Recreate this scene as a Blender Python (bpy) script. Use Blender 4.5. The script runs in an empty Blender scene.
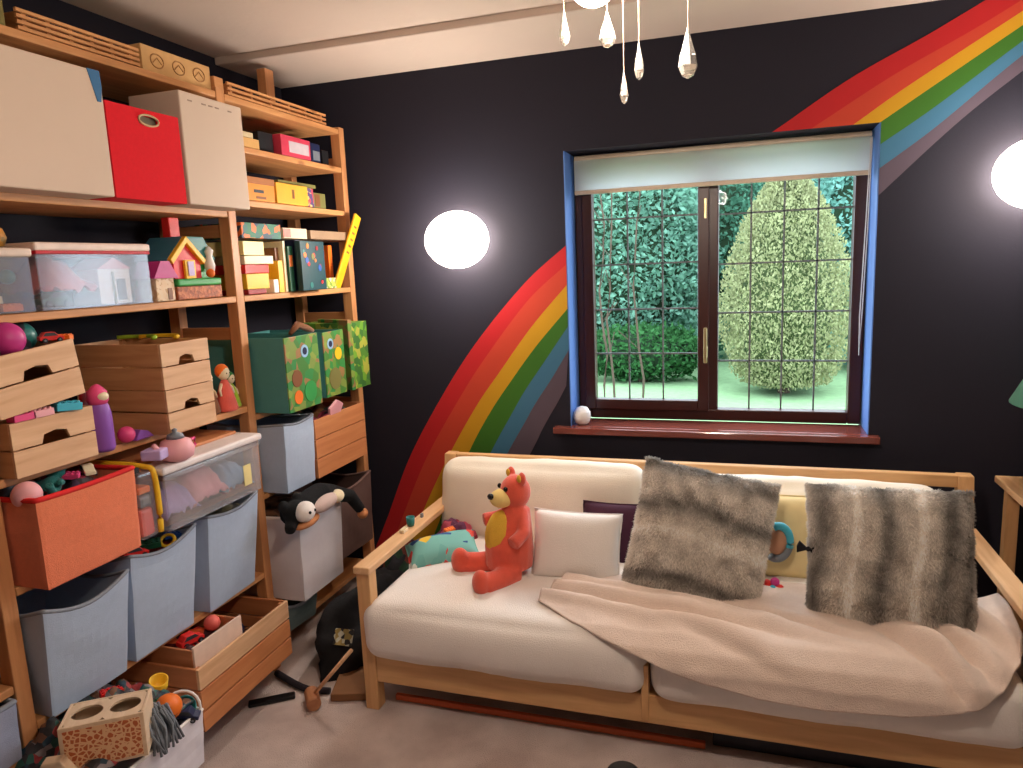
import bpy, math, random
from mathutils import Vector, Matrix, noise, Euler
R = math.radians
PI = math.pi
C = bpy.context.scene.collection
sc = bpy.context.scene

# ------------------------------------------------------------------ colour / materials
def lin(c):
    return tuple(((v/255)/12.92 if v/255 <= .04045 else ((v/255+.055)/1.055)**2.4) for v in c) + (1,)

MATS = {}
def nt(name):
    m = bpy.data.materials.new(name); m.use_nodes = True
    n = m.node_tree.nodes; l = m.node_tree.links
    return m, n, l, n['Principled BSDF']

def mat(name, col, rough=.6, var=.12, scale=30, bump=.0, bscale=200, metal=0, spec=.4, sheen=0, emit=None, estr=0, alpha=1, sub=0):
    if name in MATS: return MATS[name]
    m, n, l, b = nt(name)
    tc = n.new('ShaderNodeTexCoord')
    ns = n.new('ShaderNodeTexNoise'); ns.inputs['Scale'].default_value = scale; ns.inputs['Detail'].default_value = 4
    l.new(tc.outputs['Object'], ns.inputs['Vector'])
    mx = n.new('ShaderNodeMix'); mx.data_type = 'RGBA'
    c = lin(col)
    mx.inputs[6].default_value = tuple(v*(1-var) for v in c[:3])+(1,)
    mx.inputs[7].default_value = tuple(min(1, v*(1+var)) for v in c[:3])+(1,)
    l.new(ns.outputs['Fac'], mx.inputs[0]); l.new(mx.outputs[2], b.inputs['Base Color'])
    b.inputs['Roughness'].default_value = rough
    b.inputs['Metallic'].default_value = metal
    b.inputs['Specular IOR Level'].default_value = spec
    b.inputs['Sheen Weight'].default_value = sheen
    b.inputs['Alpha'].default_value = alpha
    if emit:
        b.inputs['Emission Color'].default_value = lin(emit); b.inputs['Emission Strength'].default_value = estr
    if bump:
        n2 = n.new('ShaderNodeTexNoise'); n2.inputs['Scale'].default_value = bscale; n2.inputs['Detail'].default_value = 3
        l.new(tc.outputs['Object'], n2.inputs['Vector'])
        bp = n.new('ShaderNodeBump'); bp.inputs['Strength'].default_value = bump; bp.inputs['Distance'].default_value = .004
        l.new(n2.outputs['Fac'], bp.inputs['Height']); l.new(bp.outputs['Normal'], b.inputs['Normal'])
    MATS[name] = m
    return m

def wood(name, c1, c2, axis='Y', rough=.5, grain=26, knots=True):
    if name in MATS: return MATS[name]
    m, n, l, b = nt(name)
    tc = n.new('ShaderNodeTexCoord'); mp = n.new('ShaderNodeMapping')
    s = {'X': (1.2, 14, 14), 'Y': (14, 1.2, 14), 'Z': (14, 14, 1.2)}[axis]
    mp.inputs['Scale'].default_value = s
    l.new(tc.outputs['Object'], mp.inputs['Vector'])
    ns = n.new('ShaderNodeTexNoise'); ns.inputs['Scale'].default_value = grain/9; ns.inputs['Detail'].default_value = 6; ns.inputs['Distortion'].default_value = .6
    l.new(mp.outputs[0], ns.inputs['Vector'])
    cr = n.new('ShaderNodeValToRGB'); cr.color_ramp.elements[0].position = .3; cr.color_ramp.elements[1].position = .7
    cr.color_ramp.elements[0].color = lin(c1); cr.color_ramp.elements[1].color = lin(c2)
    l.new(ns.outputs['Fac'], cr.inputs[0])
    out = cr.outputs[0]
    if knots:
        vo = n.new('ShaderNodeTexVoronoi'); vo.inputs['Scale'].default_value = 1.0
        mp2 = n.new('ShaderNodeMapping'); mp2.inputs['Scale'].default_value = tuple(9 if v > 5 else 4 for v in s)
        l.new(tc.outputs['Object'], mp2.inputs['Vector']); l.new(mp2.outputs[0], vo.inputs['Vector'])
        r2 = n.new('ShaderNodeValToRGB'); r2.color_ramp.elements[0].position = .05; r2.color_ramp.elements[1].position = .14
        r2.color_ramp.elements[0].color = (.35, .22, .15, 1); r2.color_ramp.elements[1].color = (1, 1, 1, 1)
        l.new(vo.outputs['Distance'], r2.inputs[0])
        mm = n.new('ShaderNodeMix'); mm.data_type = 'RGBA'; mm.blend_type = 'MULTIPLY'; mm.inputs[0].default_value = .7
        l.new(out, mm.inputs[6]); l.new(r2.outputs[0], mm.inputs[7]); out = mm.outputs[2]
    l.new(out, b.inputs['Base Color']); b.inputs['Roughness'].default_value = rough
    bp = n.new('ShaderNodeBump'); bp.inputs['Strength'].default_value = .15; bp.inputs['Distance'].default_value = .002
    l.new(ns.outputs['Fac'], bp.inputs['Height']); l.new(bp.outputs['Normal'], b.inputs['Normal'])
    MATS[name] = m
    return m

def multi(name, cols, scale=25, rough=.6, kind='cell', bump=.3):
    """patches of several colours (toys heap, printed patterns)"""
    if name in MATS: return MATS[name]
    m, n, l, b = nt(name)
    tc = n.new('ShaderNodeTexCoord')
    vo = n.new('ShaderNodeTexVoronoi'); vo.inputs['Scale'].default_value = scale
    l.new(tc.outputs['Object'], vo.inputs['Vector'])
    sp = n.new('ShaderNodeSeparateColor'); l.new(vo.outputs['Color'], sp.inputs[0])
    cr = n.new('ShaderNodeValToRGB'); cr.color_ramp.interpolation = 'CONSTANT'
    e = cr.color_ramp.elements
    while len(e) < len(cols): e.new(.5)
    for i, c in enumerate(cols):
        e[i].position = i/len(cols); e[i].color = lin(c)
    l.new(sp.outputs[0], cr.inputs[0]); l.new(cr.outputs[0], b.inputs['Base Color'])
    b.inputs['Roughness'].default_value = rough
    if bump:
        bp = n.new('ShaderNodeBump'); bp.inputs['Strength'].default_value = bump; bp.inputs['Distance'].default_value = .01
        l.new(vo.outputs['Distance'], bp.inputs['Height']); l.new(bp.outputs['Normal'], b.inputs['Normal'])
    MATS[name] = m
    return m

# ------------------------------------------------------------------ mesh builder
class M:
    def __init__(s): s.v = []; s.f = []; s.mi = []; s.col = []
    def add(s, vs, fs, mi=0, T=None):
        o = len(s.v)
        for p in vs:
            p = Vector(p)
            s.v.append(T @ p if T else p)
        for f in fs: s.f.append([i+o for i in f]); s.mi.append(mi)
        return s
    def box(s, x0, x1, y0, y1, z0, z1, mi=0, T=None):
        vs = [(x, y, z) for x in (x0, x1) for y in (y0, y1) for z in (z0, z1)]
        return s.add(vs, [(0, 1, 3, 2), (4, 6, 7, 5), (0, 4, 5, 1), (2, 3, 7, 6), (0, 2, 6, 4), (1, 5, 7, 3)], mi, T)
    def prism(s, poly, ax, a0, a1, mi=0, T=None):
        """poly: 2-D points; ax: axis of extrusion. X->(y,z) Y->(x,z) Z->(x,y)"""
        def P(p, a): return {'X': (a, p[0], p[1]), 'Y': (p[0], a, p[1]), 'Z': (p[0], p[1], a)}[ax]
        n = len(poly)
        vs = [P(p, a0) for p in poly]+[P(p, a1) for p in poly]
        fs = [list(range(n))[::-1], list(range(n, 2*n))]+[(i, (i+1) % n, n+(i+1) % n, n+i) for i in range(n)]
        return s.add(vs, fs, mi, T)
    def lathe(s, prof, seg=20, mi=0, T=None, sx=1, sy=1):
        vs = []; fs = []
        for r, z in prof:
            for k in range(seg):
                a = 2*PI*k/seg; vs.append((r*math.cos(a)*sx, r*math.sin(a)*sy, z))
        for i in range(len(prof)-1):
            for k in range(seg):
                k2 = (k+1) % seg
                fs.append((i*seg+k, i*seg+k2, (i+1)*seg+k2, (i+1)*seg+k))
        fs.append(list(range(seg))[::-1]); fs.append([(len(prof)-1)*seg+k for k in range(seg)])
        return s.add(vs, fs, mi, T)
    def ball(s, c, r, seg=18, rings=12, mi=0, T=None):
        if not hasattr(r, '__len__'): r = (r, r, r)
        prof = [(math.sin(PI*i/rings), -math.cos(PI*i/rings)) for i in range(rings+1)]
        prof[0] = (.001, -1); prof[-1] = (.001, 1)
        TT = Matrix.Translation(c) @ Matrix.Diagonal((*r, 1))
        return s.lathe(prof, seg, mi, (T @ TT) if T else TT)
    def tube(s, pts, r, seg=8, mi=0, T=None, closed=False):
        pts = [Vector(p) for p in pts]; n = len(pts)
        rr = r if hasattr(r, '__len__') else [r]*n
        vs = []; fs = []; up = Vector((0, 0, 1))
        for i, p in enumerate(pts):
            a = pts[(i-1) % n] if (closed or i > 0) else p
            b = pts[(i+1) % n] if (closed or i < n-1) else p
            t = (b-a).normalized()
            u = t.cross(up)
            if u.length < .05: u = t.cross(Vector((1, 0, 0)))
            u.normalize(); w = u.cross(t)
            for k in range(seg):
                an = 2*PI*k/seg; vs.append(p+rr[i]*(u*math.cos(an)+w*math.sin(an)))
        for i in range(n if closed else n-1):
            j = (i+1) % n
            for k in range(seg):
                k2 = (k+1) % seg; fs.append((i*seg+k, i*seg+k2, j*seg+k2, j*seg+k))
        if not closed:
            fs.append(list(range(seg))[::-1]); fs.append([(n-1)*seg+k for k in range(seg)])
        return s.add(vs, fs, mi, T)
    def bar(s, a, b, w, t, mi=0):
        """square bar from a to b"""
        a = Vector(a); b = Vector(b); d = b-a
        T = Matrix.Translation(a) @ d.to_track_quat('Z', 'Y').to_matrix().to_4x4()
        return s.box(-w/2, w/2, -t/2, t/2, 0, d.length, mi, T)
    def grid(s, P, nu, nv, mi=0, cu=False):
        vs = [P(i/nu, j/nv) for i in range(nu if cu else nu+1) for j in range(nv+1)]
        W = nv+1; fs = []
        for i in range(nu):
            i2 = (i+1) % nu if cu else i+1
            for j in range(nv): fs.append((i*W+j, i2*W+j, i2*W+j+1, i*W+j+1))
        return s.add(vs, fs, mi)
    def build(s, name, m, parent=None, smooth=False, bevel=0, sub=0, solid=0, remesh=0, loc=None, rot=None, colors=None, angle=None, weld=False):
        me = bpy.data.meshes.new(name)
        me.from_pydata([tuple(v) for v in s.v], [], s.f)
        for mm in (m if isinstance(m, (list, tuple)) else [m]): me.materials.append(mm)
        if len(me.polygons) == len(s.mi): me.polygons.foreach_set('material_index', s.mi)
        if smooth: me.polygons.foreach_set('use_smooth', [True]*len(me.polygons))
        if colors:
            ca = me.color_attributes.new('Col', 'FLOAT_COLOR', 'POINT')
            ca.data.foreach_set('color', [x for c in colors for x in c])
        me.validate(); me.update()
        o = bpy.data.objects.new(name, me); C.objects.link(o)
        if parent: o.parent = parent
        if loc: o.location = loc
        if rot: o.rotation_euler = rot
        if weld:
            w = o.modifiers.new('w', 'WELD'); w.merge_threshold = .0005
        if remesh:
            r = o.modifiers.new('r', 'REMESH'); r.mode = 'VOXEL'; r.voxel_size = remesh; r.use_smooth_shade = True
            q = o.modifiers.new('s', 'SMOOTH'); q.iterations = 6; q.factor = .6
        if solid:
            q = o.modifiers.new('t', 'SOLIDIFY'); q.thickness = solid; q.offset = 0
        if bevel:
            q = o.modifiers.new('b', 'BEVEL'); q.width = bevel; q.segments = 2; q.limit_method = 'ANGLE'; q.angle_limit = R(40)
        if sub:
            q = o.modifiers.new('u', 'SUBSURF'); q.levels = sub; q.render_levels = sub
        return o

LABELS = {}
def tag(o, label=None, cat=None, group=None, kind=None):
    if label:
        o['label'] = label
        if label in LABELS and not (group and LABELS[label] == group): print('DUPLICATE LABEL', label)
        LABELS[label] = group
        n = len(label.split())
        if not 4 <= n <= 16: print('LABEL LENGTH', n, label)
    if cat: o['category'] = cat
    if group: o['group'] = group
    if kind: o['kind'] = kind
    return o
def thing(name, label, cat, loc=(0, 0, 0), rot=(0, 0, 0), group=None):
    o = bpy.data.objects.new(name, None); C.objects.link(o); o.empty_display_size = .05
    o.location = loc; o.rotation_euler = rot
    return tag(o, label, cat, group)
def struct(o): o['kind'] = 'structure'; return o
def TR(loc=(0, 0, 0), rot=(0, 0, 0)): return Matrix.Translation(loc) @ Euler(rot).to_matrix().to_4x4()
def lerp(a, b, t): return a+(b-a)*t
def interp(tab, x):
    if x <= tab[0][0]: return tab[0][1]
    for (a, b), (c, d) in zip(tab, tab[1:]):
        if x <= c: return b+(d-b)*(x-a)/(c-a)
    return tab[-1][1]
def spline(pts, n=8):
    out = []
    P = [Vector(p) for p in pts]
    for i in range(len(P)-1):
        p0 = P[i-1] if i else P[0]*2-P[1]; p1 = P[i]; p2 = P[i+1]; p3 = P[i+2] if i+2 < len(P) else P[-1]*2-P[-2]
        for k in range(n):
            t = k/n
            out.append(.5*((2*p1)+(p2-p0)*t+(2*p0-5*p1+4*p2-p3)*t*t+(3*p1-p0-3*p2+p3)*t**3))
    out.append(P[-1]); return out

# ------------------------------------------------------------------ materials in the room
navy = mat('navy_paint', (34, 32, 43), .75, .08, 3, .08, 90, spec=.25)
reveal_blue = mat('blue_reveal_paint', (88, 128, 200), .6, .05, 5)
cream_ceiling = mat('cream_ceiling_paint', (204, 186, 172), .85, .05, 4, .25, 40, spec=.2)
pine = wood('pine_shelf', (190, 128, 78), (216, 156, 100), 'Y')
pine_z = wood('pine_post', (186, 124, 78), (212, 150, 98), 'Z', knots=False)
pine_x = wood('pine_rung', (168, 108, 66), (196, 136, 86), 'X', knots=False)
sofa_wood = wood('sofa_pine_long', (205, 156, 104), (226, 180, 126), 'X', knots=False)
sofa_wood_y = wood('sofa_pine_arm', (212, 164, 116), (230, 188, 142), 'Y', knots=False)
sofa_wood_z = wood('sofa_pine_post', (205, 156, 104), (226, 180, 126), 'Z', knots=False)
crate_wood = wood('crate_pine', (206, 158, 116), (230, 188, 146), 'Y')
crate_wood_x = wood('crate_pine_side', (192, 138, 92), (214, 164, 116), 'X')
red_pine = wood('warm_pine', (190, 118, 72), (208, 140, 90), 'Y')
red_pine_x = wood('warm_pine_side', (180, 110, 66), (200, 130, 84), 'X')
pale_wood = wood('pale_wood', (214, 184, 150), (230, 204, 174), 'Y')
grey_fabric = mat('pale_grey_blue_fabric', (172, 188, 210), .9, .06, 60, .3, 500, sheen=.2)
grey_fabric_in = mat('grey_piping_fabric', (140, 146, 156), .9, .06, 60, .3, 500)
orange_fabric = mat('orange_felt', (226, 122, 84), .95, .1, 90, .3, 400, sheen=.2)
red_trim = mat('red_trim', (214, 30, 30), .8)
red_felt = mat('red_felt', (214, 20, 36), .95, .08, 90, .2, 400)
white_card = mat('white_card', (208, 186, 168), .7, .03, 8)
white_cotton = mat('white_cotton', (236, 230, 224), .95, .03, 20, .35, 260, sheen=.2)
cream_cotton = mat('cream_cotton', (236, 226, 208), .95, .03, 20, .3, 260, sheen=.2)
throw_mat = mat('oatmeal_knit_throw', (224, 204, 190), .98, .08, 120, .8, 320, sheen=.3)
black_cloth = mat('black_cloth', (20, 20, 24), .8, .2, 20, .4, 60)
black_plastic = mat('black_plastic', (16, 16, 18), .4)
brown_frame = mat('dark_brown_window_frame', (62, 26, 20), .35, .15, 12, spec=.5)
chrome = mat('brushed_chrome', (200, 200, 200), .25, .03, metal=1)
brass = mat('aged_brass_handle', (214, 190, 140), .3, .05, metal=.8)
lead = mat('lead_strip', (112, 118, 122), .5, .1)
white_pl = mat('white_plastic', (236, 232, 228), .4, .02)
eye_mat = mat('black_eye', (10, 10, 12), .15)
COL = dict(pink=(226, 74, 130), purple=(140, 84, 176), cyan=(70, 176, 200), yellow=(240, 190, 40), red=(214, 40, 36),
           orange=(238, 118, 36), green=(52, 150, 74), teal=(38, 116, 112), white=(236, 228, 222), black=(26, 26, 30),
           blue=(40, 88, 170), lime=(160, 196, 50), brown=(128, 80, 48), grey=(120, 126, 134), magenta=(190, 50, 130),
           coral=(230, 104, 92), cream=(236, 220, 186), olive=(120, 116, 66), lilac=(190, 168, 214), navy=(30, 36, 70))
COL['dark green'] = (30, 84, 60); COL['pale pink'] = (236, 170, 176); COL['pale yellow'] = (240, 222, 150); COL['dark grey'] = (58, 60, 66)
COL['light blue'] = (150, 190, 220); COL['dark red'] = (150, 20, 30)
def cm(c): return mat('toy_'+c.replace(' ', '_'), COL[c], .45, .08, 14)
def cl(c): return mat('plush_'+c.replace(' ', '_'), COL[c], .95, .15, 40, .5, 300, sheen=.12)

def clear_plastic():
    if 'clear' in MATS: return MATS['clear']
    m, n, l, b = nt('clear_plastic')
    tr = n.new('ShaderNodeBsdfTransparent'); tr.inputs[0].default_value = (.93, .93, .95, 1)
    gl = n.new('ShaderNodeBsdfGlossy'); gl.inputs['Roughness'].default_value = .12
    df = n.new('ShaderNodeBsdfDiffuse'); df.inputs[0].default_value = (.75, .76, .8, 1)
    m1 = n.new('ShaderNodeMixShader'); m1.inputs[0].default_value = .13
    m2 = n.new('ShaderNodeMixShader'); m2.inputs[0].default_value = .08
    l.new(tr.outputs[0], m1.inputs[1]); l.new(df.outputs[0], m1.inputs[2])
    l.new(m1.outputs[0], m2.inputs[1]); l.new(gl.outputs[0], m2.inputs[2])
    l.new(m2.outputs[0], n['Material Output'].inputs[0]); MATS['clear'] = m; return m
def glass_pane():
    if 'glass' in MATS: return MATS['glass']
    m, n, l, b = nt('window_glass')
    tr = n.new('ShaderNodeBsdfTransparent'); tr.inputs[0].default_value = (.97, .98, .98, 1)
    gl = n.new('ShaderNodeBsdfGlossy'); gl.inputs['Roughness'].default_value = .02
    m2 = n.new('ShaderNodeMixShader'); m2.inputs[0].default_value = .002
    l.new(tr.outputs[0], m2.inputs[1]); l.new(gl.outputs[0], m2.inputs[2])
    l.new(m2.outputs[0], n['Material Output'].inputs[0]); MATS['glass'] = m; return m

# ------------------------------------------------------------------ ROOM
XL, XR, YB, YF = -2.03, 2.35, 3.0, -1.9
ZC, ZB = 2.368, 2.34
WX0, WX1, WZ0, WZ1 = -.715, .462, .80, 1.955     # window opening in the far wall
fl = M().box(XL-.2, XR+.2, YF-.2, YB+.3, -.1, 0)
m, n, l, b = nt('beige_carpet')
tc = n.new('ShaderNodeTexCoord'); n1 = n.new('ShaderNodeTexNoise'); n1.inputs['Scale'].default_value = 5; n1.inputs['Detail'].default_value = 5
n2 = n.new('ShaderNodeTexNoise'); n2.inputs['Scale'].default_value = 260
l.new(tc.outputs['Object'], n1.inputs['Vector']); l.new(tc.outputs['Object'], n2.inputs['Vector'])
cr = n.new('ShaderNodeValToRGB'); cr.color_ramp.elements[0].position = .35; cr.color_ramp.elements[1].position = .66
cr.color_ramp.elements[0].color = lin((182, 164, 158)); cr.color_ramp.elements[1].color = lin((218, 202, 196))
l.new(n1.outputs['Fac'], cr.inputs[0]); l.new(cr.outputs[0], b.inputs['Base Color']); b.inputs['Roughness'].default_value = .98
b.inputs['Sheen Weight'].default_value = .3
bp = n.new('ShaderNodeBump'); bp.inputs['Strength'].default_value = .7; bp.inputs['Distance'].default_value = .006
l.new(n2.outputs['Fac'], bp.inputs['Height']); l.new(bp.outputs['Normal'], b.inputs['Normal'])
struct(fl.build('floor', m))
cg = M().box(XL-.2, XR+.2, YF-.2, 2.56, ZC, ZC+.12)
struct(cg.build('ceiling', cream_ceiling))
struct(M().box(XL, XR, 2.56, YB, ZB, ZC+.12).build('trim_1', cream_ceiling, bevel=.006))
wb = M()
T = .26
wb.box(XL-.2, WX0, YB, YB+T, 0, ZC+.12).box(WX1, XR+.2, YB, YB+T, 0, ZC+.12)
wb.box(WX0, WX1, YB, YB+T, 0, WZ0-.03).box(WX0, WX1, YB, YB+T, WZ1, ZC+.12)
struct(wb.build('wall_back', navy))
struct(M().box(XL-.2, XL, YF-.2, YB, 0, ZC+.12).build('wall_left', navy))
struct(M().box(XR, XR+.2, YF-.2, YB, 0, ZC+.12).build('wall_right', navy))
struct(M().box(XL, XR, YF-.2, YF, 0, ZC+.12).build('wall_front', navy))
struct(M().box(XL, XR, YB-.015, YB, 0, .09).build('baseboard_back', navy, bevel=.004))
# painted reveals (left and right)
struct(M().box(WX0, WX0+.004, YB, YB+.17, WZ0, WZ1).build('trim_2', reveal_blue))
struct(M().box(WX1-.004, WX1, YB, YB+.17, WZ0, WZ1).build('trim_3', reveal_blue))

# rainbow mural, six painted bands
EDG = [
 [(-1.78, .02), (-1.735, .12), (-1.639, .321), (-1.497, .631), (-1.302, .944), (-1.123, 1.184), (-.898, 1.426), (-.722, 1.568), (-.3, 1.80), (.123, 1.974), (.357, 2.118), (.601, 2.236), (.80, 2.34)],
 [(-1.69, .02), (-1.64, .14), (-1.555, .335), (-1.41, .632), (-1.22, .93), (-1.085, 1.115), (-.888, 1.35), (-.722, 1.49), (-.3, 1.72), (.26, 1.974), (.5, 2.115), (.74, 2.235), (.93, 2.34)],
 [(-1.6, .02), (-1.545, .15), (-1.453, .354), (-1.301, .639), (-1.15, .88), (-1.036, 1.031), (-.878, 1.234), (-.725, 1.40), (-.3, 1.62), (.392, 1.970), (.55, 2.075), (.875, 2.271), (.99, 2.34)],
 [(-1.48, .02), (-1.44, .15), (-1.32, .42), (-1.188, .682), (-1.08, .86), (-.97, 1.01), (-.86, 1.15), (-.728, 1.296), (-.3, 1.52), (.458, 1.955), (.62, 2.06), (.878, 2.226), (1.06, 2.34)],
 [(-1.40, .02), (-1.36, .15), (-1.22, .43), (-1.08, .686), (-1.0, .82), (-.92, .95), (-.83, 1.075), (-.730, 1.214), (-.3, 1.43), (.461, 1.878), (.63, 1.99), (.881, 2.175), (1.12, 2.34)],
 [(-1.31, .02), (-1.26, .18), (-1.14, .44), (-.997, .690), (-.93, .80), (-.87, .90), (-.80, 1.0), (-.733, 1.105), (-.3, 1.34), (.464, 1.796), (.64, 1.925), (.884, 2.130), (1.17, 2.34)],
 [(-1.22, .02), (-1.16, .2), (-1.03, .45), (-.889, .694), (-.85, .77), (-.81, .84), (-.77, .905), (-.738, .963), (-.3, 1.24), (.468, 1.704), (.697, 1.924), (.887, 2.079), (1.23, 2.34)]]
mural = thing('rainbow_mural', 'rainbow painted in six broad bands across the dark navy wall', 'mural', (0, YB, 0))
BC = [('red', (182, 34, 38)), ('orange', (190, 64, 44)), ('yellow', (196, 146, 30)), ('green', (58, 108, 34)), ('blue', (62, 110, 138)), ('grey', (88, 76, 88))]
def clipband(poly, side):
    # Sutherland-Hodgman against one half plane; side: (axis, sign, value)
    ax, sg, val = side; out = []
    for i, p in enumerate(poly):
        q = poly[(i+1) % len(poly)]
        a = sg*(p[ax]-val) >= 0; bb = sg*(q[ax]-val) >= 0
        if a: out.append(p)
        if a != bb:
            t = (val-p[ax])/(q[ax]-p[ax]); out.append((p[0]+(q[0]-p[0])*t, p[1]+(q[1]-p[1])*t))
    return out
for k, (nm, c) in enumerate(BC):
  for side_ in (0, 1):
    def half(E_):
        P_ = [(x, z, 0) for x, z in E_ if (x < -.5) == (side_ == 0) and x != -.3]
        q = [Vector(p) for p in P_]
        if side_ == 0: q.append(q[-1]+(q[-1]-q[-2])*.25)
        else: q.insert(0, q[0]-(q[1]-q[0])*.35)
        q = spline(q, 10)
        L = [0]
        for u_, v_ in zip(q, q[1:]): L.append(L[-1]+(v_-u_).length)
        out = []; j = 0
        for k_ in range(61):
            d_ = L[-1]*k_/60
            while j < len(L)-2 and L[j+1] < d_: j += 1
            t_ = (d_-L[j])/max(1e-9, L[j+1]-L[j]); out.append(q[j].lerp(q[j+1], min(1, t_)))
        return out
    a = half(EDG[k]); bb = half(EDG[k+1])
    mb = M()
    for i in range(len(a)-1):
        quad = [(a[i].x, a[i].y), (a[i+1].x, a[i+1].y), (bb[i+1].x, bb[i+1].y), (bb[i].x, bb[i].y)]
        pieces = [clipband(quad, (0, -1, WX0)), clipband(quad, (0, 1, WX1))]
        mid = clipband(clipband(quad, (0, 1, WX0)), (0, -1, WX1))
        if len(mid) > 2: pieces += [clipband(mid, (1, 1, WZ1)), clipband(mid, (1, -1, WZ0-.04))]
        for pc in pieces:
            pc = [p for p in clipband(pc, (1, -1, ZB-.001))] if len(pc) > 2 else pc
            if len(pc) > 2:
                mb.add([(x, -.0015, z) for x, z in pc], [list(range(len(pc)))])
    o = mb.build('painted_band', mat('band_'+nm, c, .7, .07, 6, .06, 90, spec=.25), mural)
    o['label'] = nm+' band of the rainbow, '+('lower part beside the shelves' if side_ == 0 else 'upper part above the window')

# ------------------------------------------------------------------ WINDOW
win = thing('window_1', None, None, (0, YB, 0)); win['kind'] = 'structure'
FY0, FY1 = .17, .235
f = M()
fx0, fx1, fz0, fz1 = WX0+.006, WX1-.006, WZ0+.002, WZ1
f.box(fx0, fx0+.05, FY0, FY1, fz0, fz1).box(fx1-.05, fx1, FY0, FY1, fz0, fz1)
f.box(fx0+.05, fx1-.05, FY0, FY1, fz0, fz0+.05).box(fx0+.05, fx1-.05, FY0, FY1, fz1-.05, fz1)
f.box(-.165, -.105, FY0, FY1, fz0+.05, fz1-.05)
f.build('window_frame', brown_frame, win, bevel=.005)
# opening sash in the left light, proud of the frame
sx0, sx1, sz0, sz1 = fx0+.032, -.142, fz0+.045, fz1-.03
s_ = M(); w = .046
s_.box(sx0, sx0+w, FY0-.022, FY0+.03, sz0, sz1).box(sx1-w, sx1, FY0-.022, FY0+.03, sz0, sz1)
s_.box(sx0+w, sx1-w, FY0-.022, FY0+.03, sz0, sz0+w).box(sx0+w, sx1-w, FY0-.022, FY0+.03, sz1-w, sz1)
sash = s_.build('sash', brown_frame, win, bevel=.004)
hd = M().box(-.163, -.147, FY0-.04, FY0-.022, 1.08, 1.13).box(-.162, -.148, FY0-.052, FY0-.04, 1.06, 1.21)
hd.build('handle', brass, sash, bevel=.003)
hs = M().box(-.162, -.152, FY0-.032, FY0-.022, 1.66, 1.74).build('hinge', brass, win, bevel=.002)
lx0, lx1, lz0, lz1 = sx0+w, sx1-w, sz0+w, sz1-w
rx0, rx1, rz0, rz1 = -.105, fx1-.05, fz0+.05, fz1-.05
M().box(lx0, lx1, FY0+.006, FY0+.010, lz0, lz1).build('pane', glass_pane(), win)
M().box(rx0, rx1, FY0+.03, FY0+.034, rz0, rz1).build('pane', glass_pane(), win)
g = M()
def leading(g, x0, x1, z0, z1, y, nx, zs):
    for i in range(1, nx): xx = lerp(x0, x1, i/nx); g.box(xx-.0035, xx+.0035, y-.003, y+.003, z0, z1)
    for z in zs: g.box(x0, x1, y-.003, y+.003, z-.0035, z+.0035)
leading(g, lx0, lx1, lz0, lz1, FY0+.008, 3, [1.095, 1.29, 1.485, 1.68])
g.build('leading', lead, win)
g = M(); leading(g, rx0, rx1, rz0, rz1, FY0+.032, 4, [1.06, 1.265, 1.47, 1.675])
g.build('leading', lead, win)
sill = M().box(WX0-.07, WX1+.035, -.045, 0, WZ0-.028, WZ0).box(WX0, WX1, 0, .175, WZ0-.028, WZ0)
m_s = mat('varnished_sill', (120, 62, 52), .10, .15, 10, spec=.6)
sill.build('window_sill', m_s, win, bevel=.004)
# roller blind
bl = thing('roller_blind', 'white roller blind pulled a little way down over the window', 'blind', (0, YB, 0))
m, n, l, b = nt('blind_fabric')
df = n.new('ShaderNodeBsdfDiffuse'); df.inputs[0].default_value = lin((226, 222, 214)); tl = n.new('ShaderNodeBsdfTranslucent'); tl.inputs[0].default_value = lin((226, 228, 232))
mx = n.new('ShaderNodeMixShader'); mx.inputs[0].default_value = .7
l.new(df.outputs[0], mx.inputs[1]); l.new(tl.outputs[0], mx.inputs[2]); l.new(mx.outputs[0], n['Material Output'].inputs[0])
bx0, bx1 = WX0+.022, WX1-.014
M().box(bx0, bx1, .098, .100, 1.80, 1.925).build('blind_fabric', m, bl)
M().box(bx0, bx1, .092, .106, 1.784, 1.801).build('bottom_bar', mat('cream_bar', (214, 196, 172), .5), bl, bevel=.003)
M().lathe([(.016, bx0), (.016, bx1)], 14, T=TR((0, .116, 1.93), (0, PI/2, 0))).build('roller', mat('cream_bar', (214, 196, 172)), bl)
ch = M().tube([(bx1-.004, .09, 1.92), (bx1-.012, .085, 1.6), (bx1-.022, .08, 1.25), (bx1-.02, .08, 1.1), (bx1-.014, .082, 1.25), (bx1-.004, .086, 1.6), (bx1-.0, .09, 1.92)], .0022, 6)
ch.build('pull_cord', white_pl, bl, smooth=True)
# white dome on the sill
o = thing('white_dome_ornament', 'small round white ornament at the end of the window sill', 'ornament', (-.672, 3.04, WZ0))
M().lathe([(.016, 0), (.03, .008), (.038, .03), (.036, .055), (.024, .075), (.002, .082)], 22).build('globe', white_pl, o, smooth=True)
M().lathe([(.02, 0), (.022, .004), (.018, .008)], 20).build('foot', mat('grey_foot', (120, 110, 110), .5), o)

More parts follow.
